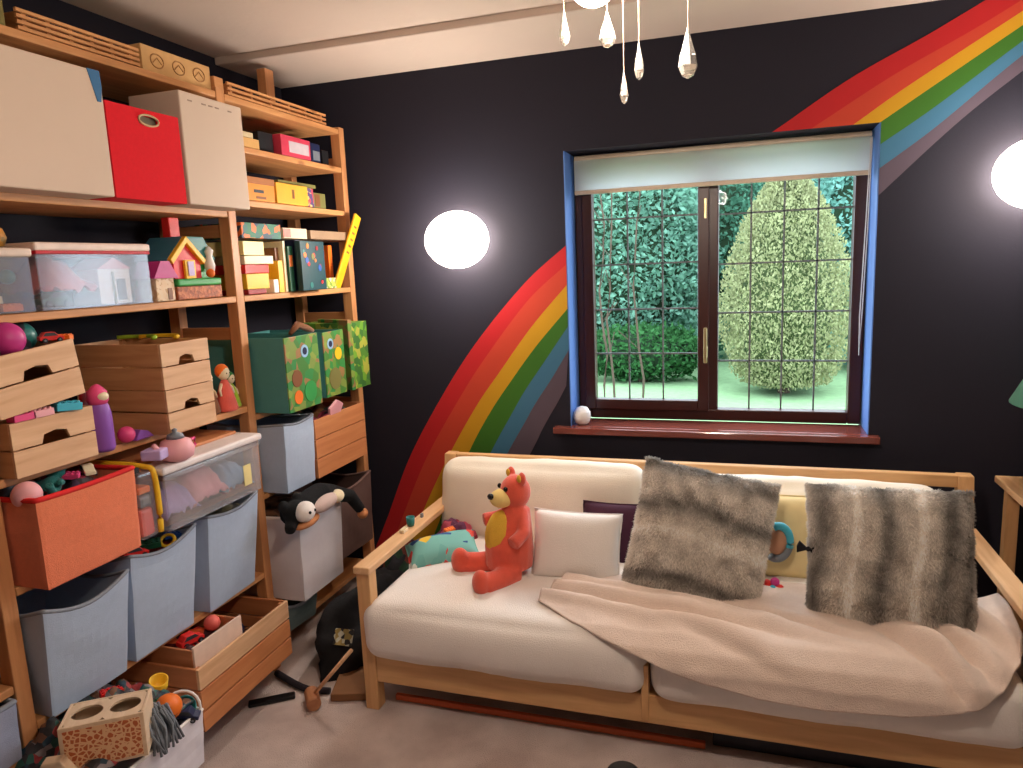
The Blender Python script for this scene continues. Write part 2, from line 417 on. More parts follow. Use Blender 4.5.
# ------------------------------------------------------------------ GARDEN
grass = mat('lawn_grass', (116, 146, 106), .9, .35, 14, .6, 60, spec=.1)
lw = M().grid(lambda u, v: (lerp(-9, 9, u), lerp(3.35, 16, v), -.06+.03*noise.noise(Vector((u*14, v*14, 0)))), 60, 60)
tag(lw.build('lawn', grass, smooth=True), 'green garden lawn seen through the window', 'lawn', kind='stuff')
leaf_cols = {}
def leafmat(name, c):
    m, n, l, b = nt(name)
    oi = n.new('ShaderNodeTexCoord'); ns = n.new('ShaderNodeTexNoise'); ns.inputs['Scale'].default_value = 6
    l.new(oi.outputs['Object'], ns.inputs['Vector'])
    mx = n.new('ShaderNodeMix'); mx.data_type = 'RGBA'; cc = lin(c)
    mx.inputs[6].default_value = tuple(v*.6 for v in cc[:3])+(1,); mx.inputs[7].default_value = tuple(min(1, v*1.5) for v in cc[:3])+(1,)
    l.new(ns.outputs['Fac'], mx.inputs[0])
    df = n.new('ShaderNodeBsdfDiffuse'); tl = n.new('ShaderNodeBsdfTranslucent'); ms = n.new('ShaderNodeMixShader'); ms.inputs[0].default_value = .35
    l.new(mx.outputs[2], df.inputs[0]); l.new(mx.outputs[2], tl.inputs[0]); l.new(df.outputs[0], ms.inputs[1]); l.new(tl.outputs[0], ms.inputs[2])
    l.new(ms.outputs[0], n['Material Output'].inputs[0]); return m
def leaves(mb, pts, size, rnd, up=.3):
    for p in pts:
        d = Vector((rnd.gauss(0, 1), rnd.gauss(0, 1), rnd.gauss(up, .8))).normalized()
        s = d.cross(Vector((rnd.gauss(0, 1), rnd.gauss(0, 1), rnd.gauss(0, 1)))).normalized()
        L = size*rnd.uniform(.7, 1.4); p = Vector(p)
        mb.add([p, p+d*L*.5+s*L*.28, p+d*L, p+d*L*.5-s*L*.28], [(0, 1, 2, 3)])
rnd = random.Random(5)
# conical conifer
cf = thing('conifer_tree', 'tall yellow-green conical conifer on the lawn beyond the window', 'tree', (.44, 8.7, -.05))
mb = M(); pts = []
def crad(z):
    return interp([(0, .35), (.18, .52), (.5, .66), (.95, .74), (1.5, .62), (2.0, .42), (2.35, .2), (2.5, .03)], z)
for i in range(26000):
    z = rnd.uniform(.08, 2.48)**1.0; a = rnd.uniform(0, 2*PI)
    r = crad(z)*(rnd.uniform(.72, 1.04)+.1*noise.noise(Vector((math.cos(a)*3, math.sin(a)*3, z*4))))
    pts.append((r*math.cos(a), r*math.sin(a), z))
leaves(mb, pts, .038, rnd, 1.6)
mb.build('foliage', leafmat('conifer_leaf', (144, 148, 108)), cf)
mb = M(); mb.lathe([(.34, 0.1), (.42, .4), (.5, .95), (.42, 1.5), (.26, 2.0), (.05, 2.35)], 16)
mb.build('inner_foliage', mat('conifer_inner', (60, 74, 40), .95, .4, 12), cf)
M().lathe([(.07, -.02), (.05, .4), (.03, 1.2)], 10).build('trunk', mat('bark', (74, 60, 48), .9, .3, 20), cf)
def shrub(name, label, loc, rx, ry, h, n_, c, cat='shrub', size=.09, core=(30, 52, 30), seed=1):
    rn = random.Random(seed); t = thing(name, label, cat, loc)
    mb = M(); pts = []
    while len(pts) < n_:
        v = Vector((rn.gauss(0, 1), rn.gauss(0, 1), rn.gauss(0, 1))).normalized()
        k = rn.uniform(.8, 1.05)+.25*noise.noise(v*2.5+Vector((seed, 0, 0)))
        p = (v.x*rx*k, v.y*ry*k, h/2+v.z*h/2*k)
        if p[2] > .02: pts.append(p)
    leaves(mb, pts, size, rn)
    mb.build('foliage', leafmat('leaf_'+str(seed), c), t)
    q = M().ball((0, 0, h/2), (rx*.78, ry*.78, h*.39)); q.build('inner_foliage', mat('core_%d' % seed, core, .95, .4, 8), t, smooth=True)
    M().lathe([(.06, -.05), (.05, h*.3), (.03, h*.5)], 8).build('stem', mat('bark', (74, 60, 48)), t)
    return t
shrub('garden_shrub', 'big leafy blue-green shrub beyond the opening window pane', (-1.75, 10.4, -.05), 1.35, .9, 3.1, 20000, (104, 146, 126), size=.08, seed=11)
shrub('garden_shrub', 'dark evergreen shrub standing between the leafy shrub and the conifer', (-.55, 11.6, -.05), 1.0, .8, 3.3, 12000, (76, 120, 98), size=.08, seed=12)
shrub('garden_shrub', 'blue-green bush rising beside the conifer on the side away from the leafy shrub', (1.75, 10.6, -.05), 1.1, .8, 3.2, 14000, (104, 150, 138), size=.08, seed=13)
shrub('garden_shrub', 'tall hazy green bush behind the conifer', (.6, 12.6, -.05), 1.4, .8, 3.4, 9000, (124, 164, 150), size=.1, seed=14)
shrub('garden_shrub', 'low dark rounded bush at the foot of the leafy shrub', (-1.25, 9.35, -.05), .85, .35, .72, 4000, (56, 100, 58), size=.07, seed=15)
# thin bare stems near the left pane
for k, (x, y) in enumerate([(-1.35, 7.2), (-1.28, 7.4), (-1.02, 7.6)]):
    mb = M(); rn = random.Random(40+k)
    p = Vector((0, 0, 0)); pl = [p]
    for q in range(9): p = p+Vector((rn.uniform(-.05, .05), 0, .32)); pl.append(p)
    mb.tube(pl, [.014-.0009*i for i in range(10)], 6)
    for q in range(2, 9):
        mb.tube([pl[q], pl[q]+Vector((rn.uniform(-.22, .22), rn.uniform(-.1, .1), .2))], .004, 5)
    tag(mb.build('bare_sapling', mat('bark', (74, 60, 48)), loc=(x, y, -.06)), 'thin bare sapling on the lawn in front of the leafy shrub', 'tree', 'bare saplings in front of the leafy shrub')
# far hedge
hg = thing('garden_hedge', 'tall blurred green hedge closing the far side of the garden', 'hedge', (0, 14.5, -.05))
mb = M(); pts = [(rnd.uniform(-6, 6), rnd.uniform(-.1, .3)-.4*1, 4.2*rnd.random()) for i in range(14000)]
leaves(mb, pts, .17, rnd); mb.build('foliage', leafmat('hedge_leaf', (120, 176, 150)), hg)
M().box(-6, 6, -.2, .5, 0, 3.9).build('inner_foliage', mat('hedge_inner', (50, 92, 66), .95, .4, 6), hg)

# ------------------------------------------------------------------ LAMPS
m_opal, n, l, b = nt('opal_glass_lit')
b.inputs['Base Color'].default_value = (.95, .93, .9, 1); b.inputs['Emission Color'].default_value = (1, .86, .72, 1); b.inputs['Emission Strength'].default_value = 34
def wall_lamp(x, z, label):
    t = thing('wall_lamp', label, 'lamp', (x, YB, z))
    M().lathe([(.07, -.012), (.072, 0)], 28, T=TR((0, -.001, 0), (PI/2, 0, 0)) @ TR((0, 0, .012))).build('backplate', chrome, t, bevel=.003)
    M().lathe([(.018, 0), (.018, .03)], 14, T=TR((0, -.01, 0), (PI/2, 0, 0))).build('arm', chrome, t)
    # bowl shade of opal glass, wider than tall
    prof = [(.004, 0), (.07, .004), (.112, .02), (.126, .045), (.118, .072), (.078, .096), (.004, .106)]
    M().lathe(prof, 36, T=TR((0, -.03, 0), (PI/2, 0, 0)), sx=1.16, sy=.96).build('lamp_shade', m_opal, t, smooth=True)
    M().lathe([(.012, 0), (.014, .006), (.006, .014), (.001, .016)], 14, T=TR((0, -.131, 0), (PI/2, 0, 0))).build('finial', chrome, t, smooth=True)
    return t
wall_lamp(-1.175, 1.618, 'glowing white oval wall lamp between the shelves and the window')
wall_lamp(.945, 1.735, 'glowing white oval wall lamp on the wall above the side table')
# crystal ceiling light
m_bulb, n, l, b = nt('lit_glass'); b.inputs['Emission Color'].default_value = (1, .74, .5, 1); b.inputs['Emission Strength'].default_value = 60
m_cry, n, l, b = nt('crystal'); b.inputs['Base Color'].default_value = (1, .95, .86, 1); b.inputs['Transmission Weight'].default_value = .85; b.inputs['Roughness'].default_value = .02; b.inputs['IOR'].default_value = 1.6
cx, cy = -.19, 1.15
pend = thing('ceiling_light', 'ceiling light with glass drops hanging on thin wires', 'ceiling light', (cx, cy, ZC))
M().lathe([(.16, -.03), (.17, -.024), (.17, 0)], 32).build('ceiling_plate', chrome, pend, smooth=False)
def drop(x, z0, z1, r):
    """x world, z0 bottom, z1 top of the crystal"""
    lx = x-cx; a = z0-ZC; c = z1-ZC; H = c-a
    yy = 0
    prof = [(.0008, a), (r*.6, a+H*.06), (r, a+H*.24), (r*.82, a+H*.45), (r*.42, a+H*.72), (r*.12, a+H*.95), (.0008, c)]
    M().lathe(prof, 8, T=TR((lx, yy, 0), (0, 0, .3))).build('glass_drop', m_cry, pend)
    M().tube([(lx, yy, c), (lx, yy, -.025)], .0005, 5).build('wire', mat('wire_metal', (150, 120, 96), .6), pend)
for x, z0, z1, r in [(-.267, 1.829, 1.881, .0085), (-.201, 1.818, 1.870, .013), (-.177, 1.735, 1.784, .0065), (-.154, 1.767, 1.822, .0075), (-.083, 1.761, 1.832, .0145)]:
    drop(x, z0, z1, r)
for x, z in [(-.221, 1.913), (-.12, 2.0), (-.27, 2.06)]:
    M().ball((x-cx, 0, z-ZC), (.036, .036, .034)).build('lit_bulb', m_bulb, pend, smooth=True)
    M().lathe([(.012, z-ZC+.02), (.012, z-ZC+.05)], 10, T=TR((x-cx, 0, 0))).build('bulb_holder', chrome, pend)
    M().tube([(x-cx, 0, z-ZC+.05), (x-cx, 0, -.025)], .002, 6).build('wire', mat('wire_metal', (190, 160, 120)), pend)

# ------------------------------------------------------------------ SHELVING UNIT
SX, SB = -1.70, -2.005
shelf_unit = thing('shelving_unit', 'tall open pine shelving unit along the wall, packed with toys and boxes', 'shelving unit', (SX, 2.157, 0))
def su(mb, name, m, bevel=.003): return mb.build(name, m, shelf_unit, bevel=bevel, loc=(-SX, -2.157, 0))
posts = [.26, 1.190, 2.157, 2.94]
for Y in posts:
    fr = M()
    fr.box(SX-.045, SX, Y-.02, Y+.02, 0, 2.135 if Y != 2.94 else 2.13)
    su(fr, 'upright_post', pine_z)
    fr = M(); fr.box(SB, SB+.045, Y-.02, Y+.02, 0, 2.13); su(fr, 'upright_post', pine_z)
    for z in (.06, .5, .9, 1.3, 1.66, 1.98): su(M().box(SB+.045, SX-.045, Y-.012, Y+.012, z-.022, z+.022), 'rung', pine_x)
def board(y0, y1, ztop, t=.02):
    su(M().box(SB+.002, SX-.001, y0, y1, ztop-t, ztop), 'shelf', pine)
for z in (2.12, 1.726, 1.433, 1.04, .765, .405, .13): board(1.212, 2.135, z, .022)
for z in (2.12, 1.957, 1.770, 1.433, 1.0, .695, .275, .13): board(2.179, 2.918, z, .022)
for z in (2.12, 1.6, 1.04, .53, .345): board(.282, 1.168, z, .022)

# ------------------------------------------------------------------ containers
def fabric_box(name, label, cat, loc, rz, w, d, h, m, taper=.92, sag=.03, trim=None, group=None, lean=.0, thick=.008, bulge=.006, seed=0, rx=0):
    """open box; its front face is the plane x=0 looking +X, y from 0 to w"""
    t = thing(name, label, cat, loc, (rx, 0, rz), group)
    NU = 48
    def ring(u):
        per = [(-d, 0), (0, 0), (0, w), (-d, w)]
        i = min(3, int(u*4+1e-6)); q = max(0, min(1, u*4-i))
        q = .5-.5*math.cos(PI*q)*(.75+.25*abs(math.cos(PI*q)))
        a = per[i]; b_ = per[(i+1) % 4]; return lerp(a[0], b_[0], q), lerp(a[1], b_[1], q), i, q
    def P(u, v):
        x, y, i, q = ring(u)
        k = lerp(taper, 1, v)
        cxx, cyy = -d/2, w/2
        X = cxx+(x-cxx)*k + (.0 if i != 1 else 0); Y = cyy+(y-cyy)*k
        X += lean*v
        bl_ = math.sin(PI*q)*math.sin(PI*v)*bulge
        bl_ += .003*noise.noise(Vector((x*9+seed, y*9, v*4)))
        if i == 0: Y -= bl_
        if i == 1: X += bl_
        if i == 2: Y += bl_
        if i == 3: X -= bl_
        z = h*v
        z -= sag*math.sin(PI*q)*v**3
        return (X, Y, z)
    mb = M(); mb.grid(P, NU, 8, cu=True)
    # bottom
    bt = [P(k/NU, 0) for k in range(NU)]; mb.add(bt, [list(range(NU))])
    mb.build('body', m, t, smooth=False, solid=thick)
    if trim:
        rim = [Vector(P(k/NU, 1)) for k in range(NU)]
        M().tube(rim, thick*.9, 6, closed=True).build('rim', trim, t, smooth=True)
    return t, P
def heap(name, label, loc, w, d, z, amp, cols, rz=0, seed=0, scale=22):
    """uncountable jumble of small toys filling a container"""
    def P(u, v):
        x = -d*u; y = w*v; e = min(1, 6*min(u, 1-u, v, 1-v))
        return (x, y, z+amp*e*(.5+noise.noise(Vector((x*13+seed, y*13, 0)))+.5*noise.noise(Vector((x*34, y*34+seed, 3)))))
    mb = M().grid(P, 34, 34)
    o = mb.build(name, multi(name+'_m%d' % seed, cols, scale), smooth=True, loc=loc, rot=(0, 0, rz), solid=.01)
    return tag(o, label, 'toys', kind='stuff')

# ---- toys
def T_ball(label, loc, r, c, name='toy_ball', group=None, c2=None):
    m = cm(c) if not c2 else multi('ball_%s_%s' % (c, c2), [COL[c], COL[c2], COL[c]], 9/max(r, .01)*.1, .4, bump=0)
    o = M().ball((0, 0, r), r, 20, 14).build(name, m, loc=loc, smooth=True); return tag(o, label, 'ball', group)
def T_block(label, loc, s, c, rot=(0, 0, 0), group=None):
    mb = M().box(-s, s, -s*.5, s*.5, 0, s*.6)
    for i in range(4):
        for j in range(2): mb.lathe([(s*.16, s*.6), (s*.16, s*.74)], 10, T=TR((-s*.75+i*s*.5, -s*.25+j*s*.5, 0)))
    return tag(mb.build('toy_brick', cm(c), loc=loc, rot=rot, bevel=s*.04), label, 'toy brick', group)
def T_car(label, loc, s, c, rot=(0, 0, 0), wc='black'):
    t = thing('toy_car', label, 'toy car', loc, rot)
    M().prism([(-s, .2*s), (s, .2*s), (s, .5*s), (.6*s, .58*s), (.25*s, .95*s), (-.55*s, .95*s), (-.85*s, .6*s), (-s, .55*s)], 'Y', -.42*s, .42*s).build('car_body', cm(c), t, bevel=s*.06)
    M().prism([(.5*s, .6*s), (.22*s, .9*s), (-.5*s, .9*s), (-.75*s, .6*s)], 'Y', -.43*s, .43*s).build('window_glass', cm('dark grey'), t)
    for x in (-.6, .6):
        for y in (-.45, .45):
            wh = M().lathe([(.22*s, -.07*s), (.22*s, .07*s)], 16, T=TR((x*s, y*s, .22*s), (PI/2, 0, 0))).build('wheel', cm(wc), t, bevel=s*.02)
            M().lathe([(.1*s, -.075*s), (.1*s, .075*s)], 10, T=TR((x*s, y*s, .22*s), (PI/2, 0, 0))).build('hub', cm('grey'), wh)
    return t
def T_cup(label, loc, r, h, c, rot=(0, 0, 0), name='toy_cup', handle=True):
    t = thing(name, label, 'toy cup', loc, rot)
    M().lathe([(r*.7, 0), (r*.92, h*.3), (r, h), (r*.86, h*.98), (r*.75, h*.25), (.001, h*.2)], 20).build('cup_body', cm(c), t, smooth=True)
    if handle:
        M().tube([(r*.85, 0, h*.8), (r*1.35, 0, h*.75), (r*1.5, 0, h*.5), (r*1.3, 0, h*.28), (r*.8, 0, h*.22)], r*.11, 6).build('handle', cm(c), t, smooth=True)
    return t
def T_ring(label, loc, R_, r, c, rot=(0, 0, 0)):
    pts = [(R_*math.cos(2*PI*k/20), R_*math.sin(2*PI*k/20), r) for k in range(20)]
    return tag(M().tube(pts, r, 8, closed=True).build('toy_ring', cm(c), loc=loc, rot=rot, smooth=True), label, 'toy ring')
def T_doll(label, loc, s, dress, hair, rot=(0, 0, 0), skin='cream', name='toy_doll'):
    t = thing(name, label, 'doll', loc, rot)
    mb = M().lathe([(s*.2, 0), (s*.24, s*.04), (s*.17, s*.35), (s*.1, s*.58), (s*.055, s*.66)], 16)
    mb.build('dress', cl(dress), t, smooth=True)
    for sgn in (-1, 1):
        M().tube([(0, sgn*s*.09, s*.58), (s*.03, sgn*s*.19, s*.46), (s*.06, sgn*s*.2, s*.34)], [s*.035, s*.03, s*.024], 8).build('arm', cm(skin), t, smooth=True)
    hb = M().ball((0, 0, s*.8), (s*.13, s*.13, s*.15)).lathe([(s*.045, s*.6), (s*.045, s*.7)], 10)
    t = hb.build('head', cm(skin), t, smooth=True)
    M().ball((-s*.035, 0, s*.84), (s*.14, s*.15, s*.155)).build('hair', cl(hair), t, smooth=True)
    for sgn in (-1, 1): M().ball((s*.122, sgn*s*.045, s*.8), s*.014, 8, 6).build('eye', eye_mat, t, smooth=True)
    return t.parent
def soft_animal(label, loc, s, body_c, face_c, rot=(0, 0, 0), ears='round', name='soft_toy', parts=True):
    t = thing(name, label, 'soft toy', loc, rot)
    mb = M().ball((0, 0, s*.32), (s*.2, s*.22, s*.28)).ball((s*.03, 0, s*.7), (s*.18, s*.19, s*.17))
    for q in (-1, 1):
        mb.tube([(0, q*s*.16, s*.48), (s*.1, q*s*.28, s*.36), (s*.2, q*s*.28, s*.28)], [s*.07, s*.065, s*.07], 10)
        mb.tube([(.02*s, q*s*.14, s*.12), (s*.22, q*s*.2, s*.08), (s*.38, q*s*.22, s*.1)], [s*.1, s*.085, s*.09], 10)
        if ears == 'round': mb.ball((s*.0, q*s*.15, s*.86), (s*.035, s*.07, s*.075))
        else: mb.ball((-s*.02, q*s*.09, s*.95), (s*.03, s*.05, s*.15))
    mb.build('body', cl(body_c), t, remesh=s*.02)
    M().ball((s*.17, 0, s*.66), (s*.09, s*.1, s*.075)).build('muzzle', cl(face_c), t, smooth=True)
    M().ball((s*.255, 0, s*.69), (s*.022, s*.03, s*.02), 10, 8).build('nose', eye_mat, t, smooth=True)
    for q in (-1, 1): M().ball((s*.19, q*s*.075, s*.76), s*.02, 10, 8).build('eye', eye_mat, t, smooth=True)
    return t
def T_book(label, loc, w, h, t_, c, rot=(0, 0, 0), name='book', cat='book', group=None, c2=None):
    """standing book: spine towards +X; w depth along X, t_ along Y, h up"""
    t = thing(name, label, cat, loc, rot, group)
    cvm = cm(c)
    e = min(.0025, t_*.15)
    cv = M().box(-w, 0, 0, e, 0, h).box(-w, 0, t_-e, t_, 0, h).box(-e, 0, e, t_-e, 0, h).build('cover', cvm, t)
    M().box(-w+.003, -e, e, t_-e, .003, h-.003).build('pages', mat('paper', (232, 222, 200), .9), t)
    if c2: M().box(0, .0006, t_*.15, t_*.85, h*.55, h*.8).build('spine_label', cm(c2), cv)
    return t
def T_carton(label, loc, w, d, h, m, rot=(0, 0, 0), name='cardboard_box', cat='box', lid=None, patch=None, group=None, bevel=.002):
    """closed box, front plane x=0, y 0..w"""
    t = thing(name, label, cat, loc, rot, group)
    if lid:
        M().box(-d, 0, 0, w, 0, h*.8).build('box_base', m, t, bevel=bevel)
        M().box(-d-.002, .002, -.002, w+.002, h*.72, h).build('lid', lid, t, bevel=bevel)
    else:
        M().box(-d, 0, 0, w, 0, h).build('carton_body', m, t, bevel=bevel)
    if patch: 
        for (nm_, y0, y1, z0, z1, pm) in patch:
            M().box(0, .0012, w*y0, w*y1, h*z0, h*z1).build(nm_, pm, t)
    return t
def crate(name, label, loc, w, d, h, rot=(0, 0, 0), m=None, ms=None, rows=2, group=None, hole=True, front_slats=False, cat='crate', t_=.009, gap=.004):
    """slatted wooden crate. end panel at x=0 facing +X (y 0..w), long sides run back to x=-d"""
    m = m or crate_wood; ms = ms or crate_wood_x
    t = thing(name, label, cat, loc, rot, group)
    rh = h/rows
    for xx in (0, -d+t_):
        for r_ in range(rows):
            z0 = r_*rh+(gap/2 if r_ else 0); z1 = (r_+1)*rh-(gap/2 if r_ < rows-1 else 0)
            if hole and r_ == rows-1:
                a0, a1 = w*.33, w*.67; hh = min(.028, rh*.4)
                arch = [(a0, z0), (a0+.008, z0+hh*.8), (w/2, z0+hh), (a1-.008, z0+hh*.8), (a1, z0)]
                poly = [(0, z0)]+arch+[(w, z0), (w, z1), (0, z1)]
                mb = M().prism(poly, 'X', xx-t_, xx)
            else:
                mb = M().box(xx-t_, xx, 0, w, z0, z1)
            mb.build('end_slat', m, t, bevel=.001)
    for yy in (0, w-t_):
        for r_ in range(rows):
            z0 = r_*rh+(gap/2 if r_ else 0); z1 = (r_+1)*rh-(gap/2 if r_ < rows-1 else 0)
            M().box(-d+t_, -t_, yy, yy+t_, z0, z1).build('side_slat', ms, t, bevel=.001)
    M().box(-d+t_, -t_, t_, w-t_, .001, .008).build('crate_floor', ms, t)
    for (px, py) in ((-t_-.014, t_), (-t_-.014, w-t_-.014), (-d+t_, t_), (-d+t_, w-t_-.014)):
        M().box(px, px+.014, py, py+.014, .008, h-.004).build('corner_block', ms, t)
    return t
HEAPC = [(40, 36, 40), (120, 30, 50), (60, 90, 80), (170, 60, 90), (30, 30, 40), (150, 100, 60), (70, 60, 90), (50, 50, 55)]

# ================= top of the unit
zt = 2.122
T_carton('khaki storage box on the very top of the shelving, cut by the picture edge', (-1.715, 1.20, zt), .215, .22, .12, mat('khaki', (128, 118, 70), .8), name='storage_box')
def slat_rack(label, y0, y1, h, x0=-1.96, x1=-1.70, n_=4, name='slatted_rack'):
    t = thing(name, label, 'rack', ((x0+x1)/2, y0, zt))
    ox = -(x0+x1)/2; L = y1-y0
    for i in range(n_):
        z = lerp(0, h-.008, i/(n_-1))
        M().box(x1+ox-.008, x1+ox, 0, L, z, z+.008).build('long_slat', pine, t)
        M().box(x0+ox, x0+ox+.008, 0, L, z, z+.008).build('long_slat', pine, t)
    for k in range(6):
        y = lerp(.02, L-.03, k/5)
        M().box(x0+ox+.008, x1+ox-.008, y, y+.012, 0, h).build('cross_slat', pine_x, t)
    return t
slat_rack('long slatted wooden rack lying on top of the shelving beside the carved box', 1.435, 1.815, .05)
box_w = mat('pale_carved_wood', (206, 160, 104), .6, .15, 30)
t = T_carton('pale wooden games box with a carved pattern on top of the shelving', (-1.715, 1.84, zt), .295, .2, .075, box_w, name='wooden_box')
for k in range(3):
    M().tube([(.0005, .06+k*.09+.026*math.cos(a), .037+.02*math.sin(a)) for a in [2*PI*q/20 for q in range(20)]], .0022, 5, closed=True).build('carved_ring', mat('carving', (170, 122, 74)), t, smooth=True)
    M().tube([(.0005, .06+k*.09-.018, .03), (.0005, .06+k*.09, .046), (.0005, .06+k*.09+.018, .03)], .002, 5).build('carved_line', mat('carving', (170, 122, 74)), t)
slat_rack('low slatted wooden rack on the shelving top by the upright offcut', 2.2, 2.82, .042, n_=3)
tag(M().box(-.02, .02, 0, .045, 0, .048).build('wood_block', pine, loc=(-1.725, 2.14, zt), bevel=.002), 'small wooden block between the carved box and the low rack', 'block')
tag(M().box(-.02, .02, 0, .055, 0, .2).build('wood_offcut', pine_z, loc=(-1.86, 2.62, zt), bevel=.002), 'upright wooden offcut wedged between the shelving top and ceiling', 'offcut')

# ================= shelf A (z 1.726): white, red, white boxes
za = 1.728
t = T_carton('large white storage box with a blue corner on the upper shelf', (-1.605, 1.215, za-.004), .357, .33, .318, white_card, name='storage_box', bevel=.004)
M().prism([(.315, .318), (.337, .240), (.348, .240), (.355, .278), (.352, .318)], 'X', .0, .002).build('blue_corner', mat('blue_tape', (52, 104, 150), .6), t)
# red felt box with handle slot
t = thing('felt_box', 'bright red felt box with a cut handle slot between two white boxes', 'box', (-1.61, 1.580, za-.004))
W, H, D = .262, .25, .3
mb = M(); hx0, hx1, hz0, hz1 = W*.42, W*.68, H*.84, H*.93
mb.box(-.006, 0, 0, W, 0, hz0).box(-.006, 0, 0, hx0, hz0, H).box(-.006, 0, hx1, W, hz0, H).box(-.006, 0, hx0, hx1, hz1, H)
mb.build('front_panel', red_felt, t)
M().box(-D, -.006, 0, .006, 0, H).build('side_panel', red_felt, t); M().box(-D, -.006, W-.006, W, 0, H).build('side_panel', red_felt, t)
M().box(-D, -D+.006, .006, W-.006, 0, H).build('back_panel', red_felt, t); M().box(-D+.006, -.006, .006, W-.006, 0, .006).build('base_panel', red_felt, t)
pts = [(.002, lerp(hx0, hx1, .5)+.5*(hx1-hx0)*math.cos(a)*1.08, (hz0+hz1)/2+.5*(hz1-hz0)*math.sin(a)*1.3) for a in [2*PI*k/16 for k in range(16)]]
M().tube(pts, .003, 6, closed=True).build('handle_rim', mat('beige_rim', (196, 170, 130)), t, smooth=True)
M().box(-.03, -.012, hx0-.02, hx1+.02, hz0-.05, hz1+.02).build('lining', mat('grey_lining', (128, 118, 100)), t)
t = T_carton('tall white storage box beside the red felt box', (-1.605, 1.85, za-.004), .284, .19, .332, white_card, name='storage_box', bevel=.004)
for k in range(7):
    if k in (1, 5): continue
    M().box(0, .0008, .035+k*.03, .053+k*.03, .306, .310).build('printed_mark', mat('grey_print', (150, 126, 112)), t)

# ================= shelf B (z 1.433)
zb = 1.435
def tub(label, loc, w, d, h, lidm, rimm, contents=None, lidh=.022, name='plastic_tub'):
    t = thing(name, label, 'tub', loc)
    mb = M(); th = .003
    mb.box(-th, 0, 0, w, 0, h).box(-d, -d+th, 0, w, 0, h).box(-d+th, -th, 0, th, 0, h).box(-d+th, -th, w-th, w, 0, h).box(-d+th, -th, th, w-th, 0, th)
    mb.build('tub_body', clear_plastic(), t)
    if lidm: M().box(-d-.006, .008, -.006, w+.006, h, h+lidh).build('lid', lidm, t, bevel=.006)
    if rimm: M().box(-d-.004, .006, -.004, w+.004, h-.008, h+.001).build('lid_rim', rimm, t, bevel=.002)
    return t
tub('clear plastic tub with a white lid at the outer end of the middle shelf', (-1.69, 1.215, zb), .15, .28, .135, mat('milky_lid', (220, 200, 186), .4), None)
tub('big clear plastic tub with a white lid and red rim', (-1.69, 1.385, zb), .36, .28, .15, mat('white_lid', (236, 214, 202), .4), mat('red_rim', (190, 20, 34), .4))
for k, (y, c, kk) in enumerate([(1.24, 'green', 0), (1.28, 'white', 1), (1.325, 'teal', 0)]):
    T_ball('%s ball inside the clear tub at the outer end of the shelf' % c, (-1.72, y, zb+.05+.01*k), .018, c)
T_block('lime toy brick inside the clear tub at the shelf end', (-1.72, 1.25, zb+.004), .026, 'lime', (0, 0, PI/2))
T_block('orange toy brick inside the clear tub at the shelf end', (-1.72, 1.32, zb+.004), .026, 'orange', (0, 0, PI/2))
T_block('cream toy brick inside the clear tub at the shelf end', (-1.74, 1.28, zb+.024), .03, 'cream', (0, 0, PI/2))
T_car('dark green toy tractor inside the red-rimmed tub', (-1.74, 1.455, zb+.004), .045, 'dark green', (0, 0, -PI/2), 'black')
# toy house in the tub (white, tall)
t = thing('toy_house', 'white toy house with a tall door inside the red-rimmed tub', 'toy house', (-1.715, 1.585, zb+.004))
M().box(-.1, 0, 0, .11, 0, .098).build('house_walls', cm('white'), t, bevel=.002)
M().box(0, .002, .06, .09, .01, .07).build('door', cm('grey'), t); M().box(0, .003, .045, .052, 0, .09).build('green_post', cm('olive'), t)
M().prism([(-.004, .098), (.114, .098), (.055, .13)], 'X', -.104, .004).build('roof', cm('pale pink'), t)
tag(M().grid(lambda u, v: (-.02-.2*u, .02+.18*v, .02+.09*math.sin(PI*u)*math.sin(PI*v)+.02*noise.noise(Vector((u*8, v*8, 0)))), 18, 18).build('pink_toy_cloth', cl('coral'), loc=(-1.70, 1.40, zb+.03), smooth=True, solid=.004), 'crumpled pink cloth inside the red-rimmed tub', 'cloth')
T_ball('round orange gourd on the tub lid at the picture edge', (-1.76, 1.222, zb+.158), .03, 'orange', name='toy_gourd')
t = thing('toy_gourd', 'mottled yellow-brown toy gourd on the clear tub lid', 'toy gourd', (-1.76, 1.325, zb+.158))
M().lathe([(.01, 0), (.03, .006), (.037, .026), (.03, .048), (.012, .056)], 18).build('gourd_body', multi('gourd', [(170, 120, 40), (130, 100, 40), (190, 130, 50)], 60), t, smooth=True)
M().tube([(0, 0, .054), (.004, .004, .068)], [.006, .003], 8).build('stalk', cm('olive'), t, smooth=True)
# small pink-roofed house
t = thing('toy_house', 'small toy house with a crimson roof between the tub and the bird house', 'toy house', (-1.70, 1.775, zb))
M().box(-.07, 0, 0, .075, 0, .075).build('house_walls', multi('housewall', [(226, 196, 160), (200, 160, 120), (226, 200, 170)], 90, bump=0), t, bevel=.002)
M().prism([(-.012, .07), (.087, .07), (.055, .122), (.02, .122)], 'X', -.078, .008).build('roof', cm('magenta'), t)
M().box(0, .002, .045, .062, .004, .04).build('door', cm('brown'), t)
